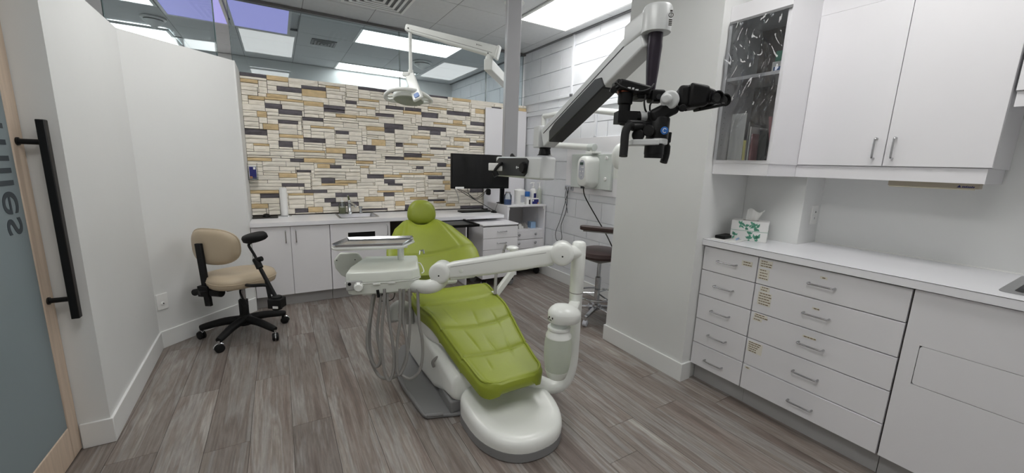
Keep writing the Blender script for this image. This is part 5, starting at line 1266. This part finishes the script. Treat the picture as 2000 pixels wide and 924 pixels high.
hose([(460,20),(465,160),(465,320),(455,520),(430,640),(380,770),(300,825),(215,822),(160,770),(110,660)], 2.23, 2.27)
hose([(535,20),(540,160),(548,330),(575,480),(578,640),(545,770),(470,830),(400,800),(378,770)], 2.21, 2.25)
obj('black_lead', MB().tube(spline([dep(748, 570, 2.24), dep(745, 587, 2.24), dep(757, 588, 2.24), dep(768, 583, 2.24), dep(771, 572, 2.24)], 6), 0.0025, 6).cyl(dep(737.5, 566, 2.2), dep(739.5, 581, 2.2), 0.008), 'dark', t)
# water bottle
bt = dep(1089, 690, 2.06)
wb_ = V((bt.x, bt.y, 0)); z0 = bt.z-0.10
CH = V((0.858, -0.513, 0)); CF = V((0.513, 0.858, 0))
capo = [((0.092 if math.cos(q*PI/16) > 0 else 0.078)*math.cos(q*PI/16), 0.068*math.sin(q*PI/16)) for q in range(32)]
cap = obj('bottle_cap_head', MB().ring_loft([[V((wb_.x, wb_.y, z0+z))+CH*(a*s+0.012*s+0.004)+CF*(b*s) for a, b in capo] for s, z in ((0.93, 0.283), (0.98, 0.287), (1.0, 0.325), (0.97, 0.336), (0.82, 0.352), (0.55, 0.366), (0.25, 0.372), (0.02, 0.373))]), 'dwhite', t, angle=50)
mk = MB(); q = random.Random(4)
for k in range(6):
    a = -2.95+0.11*k; c_ = V((wb_.x, wb_.y, z0+0.295+0.018*q.random()))+CH*(0.079*math.cos(a)+0.016)+CF*(0.0695*math.sin(a))
    mk.obox(c_, CH, CF, EZ, q.uniform(0.0012, 0.003), 0.0015, q.uniform(0.0015, 0.005))
obj('worn_print', mk, 'ink', cap, smooth=False)
obj('bottle_bracket', MB().bar(V((wb_.x, wb_.y, z0+0.312))+CH*0.05, V((COL.x, COL.y, z0+0.312)), 0.06, 0.04), 'dwhite', t, bevel=0.008)
obj('bottle_neck', MB().lathe([(0.044, 0.236), (0.044, 0.285)], wb_+EZ*z0), 'panelgreen', t)
obj('bottle_collar', MB().lathe([(0.050, 0.196), (0.068, 0.198), (0.067, 0.206), (0.056, 0.228), (0.052, 0.236), (0.060, 0.240), (0.060, 0.250), (0.044, 0.253)], wb_+EZ*z0), 'dwhite', t)
obj('water_bottle', MB().lathe([(0.055, 0.0), (0.062, 0.01), (0.069, 0.055), (0.073, 0.11), (0.072, 0.16), (0.066, 0.198)], wb_+EZ*z0), 'milky', t, label='milky plastic water bottle')
obj('bottle_foot', MB().lathe([(0.042, -0.036), (0.05, -0.03), (0.0625, 0.008), (0.063, 0.012)], wb_+EZ*z0, n=36), 'dlight', t)
# ================================================================ ASSISTANT ARM behind the chair
a0_ = dep(968, 575, 2.78); a1_ = dep(1003, 528, 2.86)
t = thing('assistant_arm', 'white angled assistant instrument arm right of the green seat', 'instrument arm', V((a0_.x, a0_.y, 0)))
lowp = V((CX+0.22, 2.62, 0.40))
obj('strut', MB().bar(a0_, a1_, 0.03, 0.052, w1=0.03, h1=0.052), 'dwhite', t, bevel=0.008)
obj('strut_foot', MB().bar(lowp, a0_, 0.03, 0.05), 'dwhite', t, bevel=0.008)
obj('upright', MB().cyl(a1_, dep(1002, 487, 2.88), 0.022), 'dwhite', t)
obj('holder', MB().lathe([(0.028, -0.015), (0.045, -0.008), (0.045, 0.006), (0.03, 0.016), (0.001, 0.018)], dep(1001, 485, 2.87)), 'dwhite', t)
obj('suction_tip', MB().cyl(dep(984, 489, 2.84), dep(988, 478, 2.85), 0.009).tube(spline([dep(984, 490, 2.84), dep(970, 530, 2.8), dep(967, 575, 2.75)], 6), 0.011, 8), 'hose', t)
# ================================================================ MICROSCOPE on its ceiling column
pc = dep(994, 330, 2.6); PX, PY = pc.x, pc.y
t = thing('microscope', 'ceiling-hung dental microscope with long grey arm and black optics', 'microscope', (PX, PY, 1.45))
u1 = V((math.cos(0.05), math.sin(0.05), 0)); 
ca = math.radians(20); cx_ = V((math.cos(ca), -math.sin(ca), 0)); cy_ = V((math.sin(ca), math.cos(ca), 0))
cz0 = dep(994, 308, 2.6).z
obj('column', MB().obox((PX, PY, (cz0+CZ)/2), cx_, cy_, EZ, 0.044, 0.044, (CZ-cz0)/2), 'scopegrey', t, bevel=0.006, seg=3)
jt = dep(1063, 316, 2.2)
aL = dep(985, 336, 2.58); aR = dep(1068, 317, 2.17)
dd = aR-aL; dd.z = 0; dn = dd.normalized(); sdn = V((dn.y, -dn.x, 0)); sdn = sdn if sdn.dot(EF) < 0 else -sdn
zc_ = (aL.z+aR.z)/2
A0, A1 = V((aL.x, aL.y, zc_)), V((aR.x, aR.y, zc_))
obj('base_arm', MB().bar(A0-dn*0.03, A1+dn*0.02, 0.10, 0.125), 'silver', t, bevel=0.012, seg=3)
bp_ = [(-0.02, -0.048), (-0.005, -0.056), (0.33, -0.05), (0.355, -0.03), (0.37, 0.04), (0.345, 0.056), (0.02, 0.056), (-0.02, 0.03)]
LL = (A1-A0).length
bp_ = [(a/0.37*(LL*0.78), b) for a, b in bp_]
cv = obj('black_cover', MB().prism(bp_, A0+sdn*0.046, dn, EZ, sdn, 0.010), 'dim', t, bevel=0.004)
obj('arm_logo', MB().lathe([(0.008, 0), (0.008, 0.001)], A0+dn*LL*0.52+sdn*0.0555, sdn, 16).obox(A0+dn*(LL*0.52+0.022)+sdn*0.0562, dn, sdn, EZ, 0.010, 0.0006, 0.003), 'silver', cv, smooth=False)
obj('friction_knob', MB().lathe([(0.032, 0), (0.034, 0.01), (0.028, 0.022)], A0+dn*LL*0.70+sdn*0.055, sdn, 8), 'dark', t)
obj('cable_clip', MB().obox(dep(964, 326, 2.5), ER, EF, EZ, 0.032, 0.016, 0.024).obox(dep(977, 329, 2.5), ER, EF, EZ, 0.02, 0.012, 0.016), 'card', t, bevel=0.005)
obj('clip_lever', MB().tube(spline([dep(972, 340, 2.48), dep(966, 335, 2.47), dep(975, 322, 2.47), dep(985, 318, 2.5)], 5), 0.010, 8).cyl(dep(966, 336, 2.47), dep(970, 344, 2.47), 0.018), 'dark', t)
# post clamp at column foot
obj('column_clamp', MB().obox((PX, PY, cz0-0.03), cx_, cy_, EZ, 0.052, 0.052, 0.03), 'dark', t, bevel=0.006)
obj('clamp_lever', MB().cyl(dep(1000, 303, 2.5), dep(1008, 312, 2.45), 0.012).cyl(dep(1000, 303, 2.5), dep(999, 312, 2.5), 0.012), 'dark', t)
# joint and spring arm
JP = dep(1064, 296, 2.2)
obj('joint_knob', MB().lathe([(0.045, -0.022), (0.035, -0.016), (0.030, 0.012), (0.034, 0.022)], JP, n=14), 'dark', t, angle=20)
S0 = dep(1060, 270, 2.2); S1 = dep(1292, 62, 1.36); S1b = dep(1262, 66, 1.40)
ax = (S1-S0); axh = V((ax.x, ax.y, 0)).normalized(); sds = V((axh.y, -axh.x, 0)); sds = sds if sds.dot(ER) < 0 else -sds
obj('joint_block', MB().obox(dep(1059, 268, 2.21), axh, sds, EZ, 0.035, 0.04, 0.06), 'silver', t, bevel=0.006)
upv = (ax.normalized().cross(sds)).normalized(); upv = upv if upv.z > 0 else -upv
B0 = dep(1069, 272, 2.17); B1 = dep(1268, 68, 1.42)
obj('spring_arm', MB().bar(B0, B1, 0.072, 0.105, up=upv, w1=0.072, h1=0.105), 'silver', t, bevel=0.010, seg=3)
Ld = (B1-B0); Ln = Ld.length; Ldn = Ld.normalized(); sA = Ldn.cross(upv).normalized(); sA = sA if sA.dot(-EF-ER*0.2) > 0 else -sA
obj('arm_groove', MB().bar(B0+Ldn*0.03+sA*0.0362+upv*0.018, B1-Ldn*0.09+sA*0.0362+upv*0.018, 0.003, 0.004, up=upv), 'dim', t, smooth=False)
for sgn in (1, -1):
    q0, q1 = 0.10, 0.70
    po = [(Ln*q0, -0.056), (Ln*(q0+0.02), -0.005), (Ln*(q0+0.10), 0.008), (Ln*(q1-0.05), 0.008), (Ln*q1, -0.010), (Ln*(q1+0.01), -0.056)]
    if sgn == 1: obj('arm_cover', MB().prism(po, B0+sA*0.030, Ldn, upv, sA, 0.012), 'dim', t, bevel=0.004)
    else: obj('arm_cover', MB().bar(B0+Ldn*Ln*q0-upv*0.050, B0+Ldn*Ln*q1-upv*0.050, 0.082, 0.016, up=upv), 'dim', t, bevel=0.004)
# head of the spring arm: rounded vertical cap
HT = dep(1290, 55, 1.38); 
hx0 = dep(1283, 40, 1.38)
zt_, zb_ = dep(1290, 14, 1.38).z, dep(1290, 62, 1.38).z
HCx = V((hx0.x, hx0.y, 0))
hl = dep(1238, 64, 1.44)
obj('head_neck', MB().ring_loft([[HCx+sds*0+axh*(-0.13)+sA*a+EZ*(zb_+0.002+b) for a, b in rrect(0.072, 0.085, 0.012, 4, 0, 0.012)], [HCx+axh*(-0.01)+sA*a+EZ*((zb_+zt_)/2-0.002+b) for a, b in rrect(0.086, zt_-zb_-0.008, 0.014, 4)]]), 'silver', t, angle=50)
obj('arm_head', MB().ring_loft([[HCx+ER*(a*s)+EF*(b*s)+EZ*z for a, b in rrect(0.098, 0.098, 0.045, 8)] for s, z in ((1.0, zb_-0.004), (1.0, zt_-0.012), (0.9, zt_-0.002), (0.5, zt_))]), 'silver', t, angle=50)
lg = MB(); l0 = HCx+ER*0.030-EF*0.0495
lg.lathe([(0.0085, 0), (0.0085, 0.001), (0.006, 0.001), (0.006, 0)], l0+EZ*(zt_-0.045), -EF, 20, cap=False)
lg.obox(l0+EZ*(zt_-0.032)-EF*0.0006, ER, EF, EZ, 0.004, 0.0006, 0.0025).obox(l0+EZ*(zt_-0.045)-EF*0.0006, ER, EF, EZ, 0.0012, 0.0006, 0.005)
for k in range(4): lg.obox(l0+EZ*(zt_-0.060-0.0055*k)-EF*0.0006, ER, EF, EZ, 0.0055, 0.0006, 0.0018)
obj('head_logo', lg, 'ink', t, smooth=False)
# hanging tapered tube
hb_ = dep(1278, 190, 1.33)
tb = V((HCx.x, HCx.y, 0)).lerp(V((hb_.x, hb_.y, 0)), 0.0)
obj('drop_tube', MB().tube(spline([HCx+EZ*(zb_+0.0), HCx+EZ*(zb_-0.06), HCx+EZ*(zb_-0.15), HCx+EZ*(hb_.z+0.02)], 6), [0.0255]*5+[0.0265-0.0008*i for i in range(5)]+[0.0225-0.009*i/8 for i in range(9)], 20), 'purpleblack', t)
D = 1.38
def mp_(u, v, dd_=0.0): return dep(1180+u/4.62, 140+v/4.62, D+dd_)
K = D/763/4.62                                                 # metres per view unit at the head
obj('yoke', MB().obox(mp_(465, 225), ER, EF, EZ, 62*K, 0.03, 52*K).cyl(mp_(400, 225), mp_(440, 228), 45*K), 'dark', t, bevel=0.010, seg=3)
obj('yoke_bolt', MB().cyl(mp_(495, 225, -0.035), mp_(495, 225, 0.0), 22*K, n=16), 'dim', t)
# main body
obj('optic_body', MB().lathe([(90*K, 0), (96*K, 5*K), (96*K, 175*K), (86*K, 190*K)], mp_(475, 610), EZ, 28), 'dark', t)
obj('tilt_block', MB().obox(mp_(505, 375), (ER*0.83+EZ*0.42).normalized(), EF, (EZ*0.83-ER*0.42).normalized(), 125*K, 0.05, 62*K), 'dark', t, bevel=0.014, seg=3)
obj('silver_joint', MB().cyl(mp_(592, 255, -0.06), mp_(592, 255, 0.06), 78*K, n=32).cyl(mp_(555, 243, -0.095), mp_(575, 248, -0.04), 42*K, n=28).cyl(mp_(610, 300, -0.03), mp_(640, 320, -0.02), 40*K), 'silver', t, bevel=0.006, angle=50)
obj('ring_band', MB().lathe([(98*K, 0), (98*K, 52*K)], mp_(465, 660), EZ, 28).obox(mp_(340, 642, 0.0), (ER*0.99+EZ*0.04).normalized(), EF, EZ, 120*K, 0.045, 26*K), 'silver', t, bevel=0.004)
obj('objective', MB().lathe([(78*K, 0), (80*K, 6*K), (80*K, 30*K), (84*K, 34*K), (84*K, 125*K)], mp_(442, 780), EZ, 28), 'dark', t)
obj('objective_lens', MB().lathe([(66*K, -1*K), (66*K, 2*K)], mp_(442, 780), EZ, 24), 'gloss', t)
bl = mp_(543, 532, -0.062)
bg = obj('badge', MB().lathe([(33*K, 0), (33*K, 4*K), (28*K, 6*K), (0.001, 6*K)], bl, -EF, 26), 'blue', t, label='round blue badge with a white ring')
obj('badge_mark', MB().tube([bl-EF*(6.5*K)+ER*(15*K*math.cos(a))+EZ*(18*K*math.sin(a)) for a in [0.5+j*5.0/14 for j in range(15)]], 2.6*K, 6), 'card', bg)
# binocular tube
bd = (mp_(880, 235, -0.02)-mp_(640, 240, 0.02)).normalized()
obj('binocular_body', MB().bar(mp_(655, 238, 0.0), mp_(760, 235, -0.01), 0.105, 180*K).bar(mp_(740, 232, -0.01), mp_(925, 235, -0.025), 0.115, 215*K, w1=0.10, h1=165*K), 'dark', t, bevel=0.012, seg=3)
obj('binocular_front', MB().bar(mp_(915, 232, -0.02), mp_(1010, 240, -0.035), 0.095, 150*K, w1=0.088, h1=100*K), 'dark', t, bevel=0.010, seg=3)
obj('binocular_plate', MB().bar(mp_(700, 160, -0.0), mp_(815, 135, -0.01), 0.09, 20*K), 'dim', t, bevel=0.003)
obj('lower_rail', MB().bar(mp_(830, 345, 0.0), mp_(1060, 300, 0.0), 0.05, 30*K), 'dark', t, bevel=0.004)
for p0, p1 in ((dep(1380, 195, 1.36), dep(1403, 189.5, 1.295)), (dep(1394, 201, 1.42), dep(1417, 195, 1.355))):
    ay = (p1-p0); r0 = 0.0175
    ep = obj('eyepiece', MB().lathe([(r0, -0.02), (r0, ay.length*0.45), (r0*0.9, ay.length*0.48), (r0*0.9, ay.length*0.7), (r0*1.12, ay.length*0.78), (r0*1.22, ay.length), (r0*1.0, ay.length+0.001), (r0*0.84, ay.length-0.006)], p0, ay, 28, cap=False), 'dark', t, angle=30)
    obj('eye_lens', MB().lathe([(r0*0.86, 0), (0.001, 0.0005)], p0+ay.normalized()*(ay.length-0.006), ay, 24), 'gloss', ep)
    obj('grip_ring', MB().lathe([(r0*1.05, ay.length*0.05), (r0*1.05, ay.length*0.4)], p0, ay, 14), 'dim', ep, angle=10)
    obj('rim_ring', MB().lathe([(r0*1.13, ay.length*0.79), (r0*1.17, ay.length*0.83)], p0, ay, 28, cap=False), 'dim', ep)
obj('pupil_knob', MB().lathe([(30*K, 0), (32*K, 20*K), (24*K, 30*K)], mp_(700, 330, -0.05), -EF, 18).cyl(mp_(730, 338, -0.02), mp_(735, 345, -0.06), 12*K), 'dark', t)
# camera branch on the left
obj('side_port', MB().cyl(mp_(290, 405), mp_(385, 400), 42*K, n=24), 'silver', t, bevel=0.003)
obj('side_elbow', MB().tube(spline([mp_(320, 405), mp_(240, 415), mp_(175, 430), mp_(165, 420)], 4), [48*K]*8+[58*K]*5, 16).obox(mp_(190, 418), ER, EF, EZ, 85*K, 0.032, 52*K), 'dark', t, bevel=0.008)
obj('camera_lens', MB().lathe([(50*K, 0), (52*K, 70*K), (64*K, 80*K), (66*K, 165*K), (60*K, 175*K)], mp_(180, 375), EZ, 28), 'dark', t, angle=25)
obj('lens_ring', MB().lathe([(67*K, 0), (67*K, 3*K)], mp_(186, 268), EZ, 28), 'silver', t)
obj('bronze_ring', MB().lathe([(72*K, 0), (74*K, 26*K)], mp_(192, 206), EZ, 28), 'bronze', t)
cm = obj('camera_body', MB().obox(mp_(245, 160, 0.0), (ER*0.98-EZ*0.20).normalized(), EF, (EZ*0.98+ER*0.20).normalized(), 145*K, 0.05, 40*K).obox(mp_(150, 125, 0.0), (ER*0.98-EZ*0.20).normalized(), EF, EZ, 60*K, 0.045, 28*K).obox(mp_(330, 205, 0.01), ER, EF, EZ, 58*K, 0.042, 52*K), 'dark', t, bevel=0.007)
obj('camera_dial', MB().cyl(mp_(85, 165, -0.03), mp_(75, 175, 0.0), 28*K).cyl(mp_(110, 98, -0.02), mp_(112, 110, -0.02), 18*K), 'dark', cm, bevel=0.002)
obj('camera_print', MB().obox(mp_(226, 148, -0.053), ER, EF, EZ, 12*K, 0.002, 7*K).obox(mp_(262, 152, -0.053), ER, EF, EZ, 8*K, 0.002, 7*K).obox(mp_(296, 164, -0.053), ER, EF, EZ, 12*K, 0.002, 5*K), 'silver', cm, smooth=False)
obj('camera_cable', MB().tube(spline([mp_(110, 100, -0.05), mp_(170, 140, -0.062), mp_(300, 178, -0.062), mp_(400, 160, -0.05), mp_(450, 110, -0.03)], 7), 0.003, 8), 'dark', t)
obj('camera_cable', MB().tube(spline([mp_(375, 210, -0.04), mp_(362, 280, -0.05), mp_(370, 340, -0.05), mp_(380, 360, -0.03)], 6), 0.003, 8).tube(spline([mp_(440, 260, -0.04), mp_(415, 300, -0.045), mp_(412, 350, -0.03)], 5), 0.003, 8), 'dark', t)
# handles and knobs
obj('handle', MB().tube(spline([mp_(250, 480, -0.06), mp_(215, 500, -0.06), mp_(190, 560, -0.06), mp_(180, 680, -0.06), mp_(172, 765, -0.06)], 6), 36*K, 14), 'rubber', t)
obj('handle', MB().tube(spline([mp_(580, 560, 0.04), mp_(568, 640, 0.04), mp_(558, 740, 0.045), mp_(535, 820, 0.045)], 6), [22*K]*8+[34*K]*11, 14), 'rubber', t)
obj('handle_bar', MB().cyl(mp_(215, 462, -0.05), mp_(420, 475, -0.02), 28*K).cyl(mp_(250, 500, -0.05), mp_(400, 500, -0.02), 34*K), 'dark', t, bevel=0.003)
for u, v, r, e in ((285, 575, 52, -0.05), (380, 535, 50, -0.06), (330, 500, 34, -0.05)):
    obj('focus_knob', MB().lathe([(r*K*0.9, 0), (r*K, 8*K), (r*K, 50*K), (r*K*0.85, 62*K), (0.001, 64*K)], mp_(u+28, v, e+0.03), (-EF-ER*0.55).normalized(), 22), 'dark', t, angle=30)
obj('side_clamp', MB().bar(mp_(575, 545, 0.02), mp_(562, 640, 0.03), 0.02, 0.03), 'dark', t, bevel=0.003)
# ================================================================ DENTAL LAMP
t = thing('dental_lamp', 'white dental operating lamp hanging from a long jointed arm', 'dental lamp', (0, 0, 0))
J0 = dep(955, 128, 2.72); zA = J0.z
mt_ = dep(1000, 172, 3.55); MTX = V((mt_.x, mt_.y, zA))
t.location = V((mt_.x, mt_.y, zA))
obj('ceiling_pole', MB().cyl(MTX-EZ*0.05, V((mt_.x, mt_.y, CZ)), 0.035).lathe([(0.09, -0.02), (0.07, 0.0)], (mt_.x, mt_.y, CZ-0.01)), 'dwhite', t, bevel=0.003)
obj('fixed_arm', MB().bar(MTX, J0+(J0-MTX).normalized()*0.03, 0.058, 0.075), 'dwhite', t, bevel=0.006)
aR_ = dep(971, 103, 2.70); aL_ = dep(793, 54, 2.80)
JT = dep(957, 104, 2.71)
obj('pivot', MB().cyl(J0, V((J0.x, J0.y, JT.z)), 0.020).cyl(J0+EZ*0.03, J0+EZ*0.055, 0.027), 'dwhite', t)
dl = (aL_-aR_).normalized(); vs_ = dl.cross(EZ).normalized(); vs_ = vs_ if vs_.dot(EF) < 0 else -vs_
obj('spring_arm', MB().bar(aR_, aL_, 0.055, 0.080, w1=0.045, h1=0.048), 'dwhite', t, bevel=0.012, seg=3)
obj('arm_cap', MB().bar(aR_-dl*0.014, aR_+dl*0.004, 0.062, 0.090), 'dwhite', t, bevel=0.006)
obj('arm_seam', MB().bar(aR_+dl*0.03+vs_*0.0272-EZ*0.014, aL_-dl*0.05+vs_*0.0225-EZ*0.010, 0.002, 0.003), 'hose', t, smooth=False)
lgm = MB(); c_ = aR_+dl*0.125+vs_*0.0268+EZ*0.012
for k, (w, h) in enumerate(((0.004, 0.010), (0.003, 0.006), (0.0025, 0.011), (0.004, 0.006), (0.005, 0.004), (0.004, 0.003))):
    lgm.obox(c_-dl*(-0.020+0.0075*k), dl, vs_, EZ, w/2, 0.0006, h/2)
obj('arm_logo', lgm, 'ink', t, smooth=False)
for q_ in (aR_+dl*0.06-EZ*0.024, aL_-dl*0.03-EZ*0.004): obj('arm_screw', MB().cyl(q_+vs_*0.018, q_+vs_*0.0285, 0.0045, n=8), 'dark', t)
rt = aL_-dl*0.032; rb = V((rt.x, rt.y, dep(796, 138, 2.78).z))
obj('rod', MB().cyl(rt-EZ*0.01, rb, 0.0125), 'dwhite', t)
obj('rod_sleeve', MB().cyl(rb+EZ*0.02, rb-EZ*0.03, 0.018), 'dwhite', t)
# lamp head: bracket with blue pad, oval ring, reflector
LD = 2.76
bA, bB = dep(800, 146, LD-0.03), dep(817.5, 195, LD-0.15)
obj('bracket', MB().bar(bA, bB, 0.068, 0.022, up=EF, w1=0.072), 'dwhite', t, bevel=0.009, seg=3)
obj('bracket_hook', MB().bar(dep(789, 146, LD-0.01), bA+ER*0.01, 0.05, 0.03, up=EZ), 'dwhite', t, bevel=0.008, seg=3)
bd_ = (bB-bA).normalized(); bs_ = bd_.cross(EF).normalized(); bn_ = bd_.cross(bs_).normalized(); bn_ = bn_ if bn_.dot(EF) < 0 else -bn_
pd_ = bB-bd_*0.033+bn_*0.0105
obj('blue_pad', MB().prism(rrect(0.036, 0.038, 0.010, 5), pd_, bs_, bd_, bn_, 0.005), 'blue', t, label='blue touch pad')
lc = dep(798, 191, LD)
tz = (EZ*0.97+EF*0.17).normalized(); tx = ER; ty = tz.cross(tx).normalized()
hr_ = [lc+tx*(0.158*math.cos(2*PI*j/48))+ty*(0.135*math.sin(2*PI*j/48))+tz*(0.012-0.022*abs(math.cos(2*PI*j/48))**3) for j in range(48)]
obj('ring_handle', MB().tube(hr_, 0.0135, 10, closed=True), 'dwhite', t)
def refl(s, h): return [lc+tx*(0.105*s*math.cos(2*PI*j/36))+ty*(0.115*s*math.sin(2*PI*j/36))+tz*h for j in range(36)]
obj('housing', MB().ring_loft([refl(0.95, -0.022), refl(1.0, -0.016), refl(1.0, 0.012), refl(0.9, 0.03), refl(0.5, 0.042), refl(0.02, 0.044)], cap=False), 'dwhite', t, angle=60)
obj('lens_cover', MB().ring_loft([refl(0.95, -0.022), refl(0.9, -0.026), refl(0.3, -0.032), refl(0.02, -0.033)], cap=False), 'milky', t, angle=60)
for a in (0.25, PI-0.25, PI+0.25, -0.25): obj('ring_spoke', MB().bar(lc+tx*0.095*math.cos(a)+ty*0.095*math.sin(a), lc+tx*0.152*math.cos(a)+ty*0.13*math.sin(a)-tz*0.006, 0.026, 0.014), 'dwhite', t, bevel=0.004)
obj('head_mount', MB().bar(dep(803, 172, LD-0.06), lc+tz*0.035, 0.045, 0.04, up=EF), 'dwhite', t, bevel=0.006)
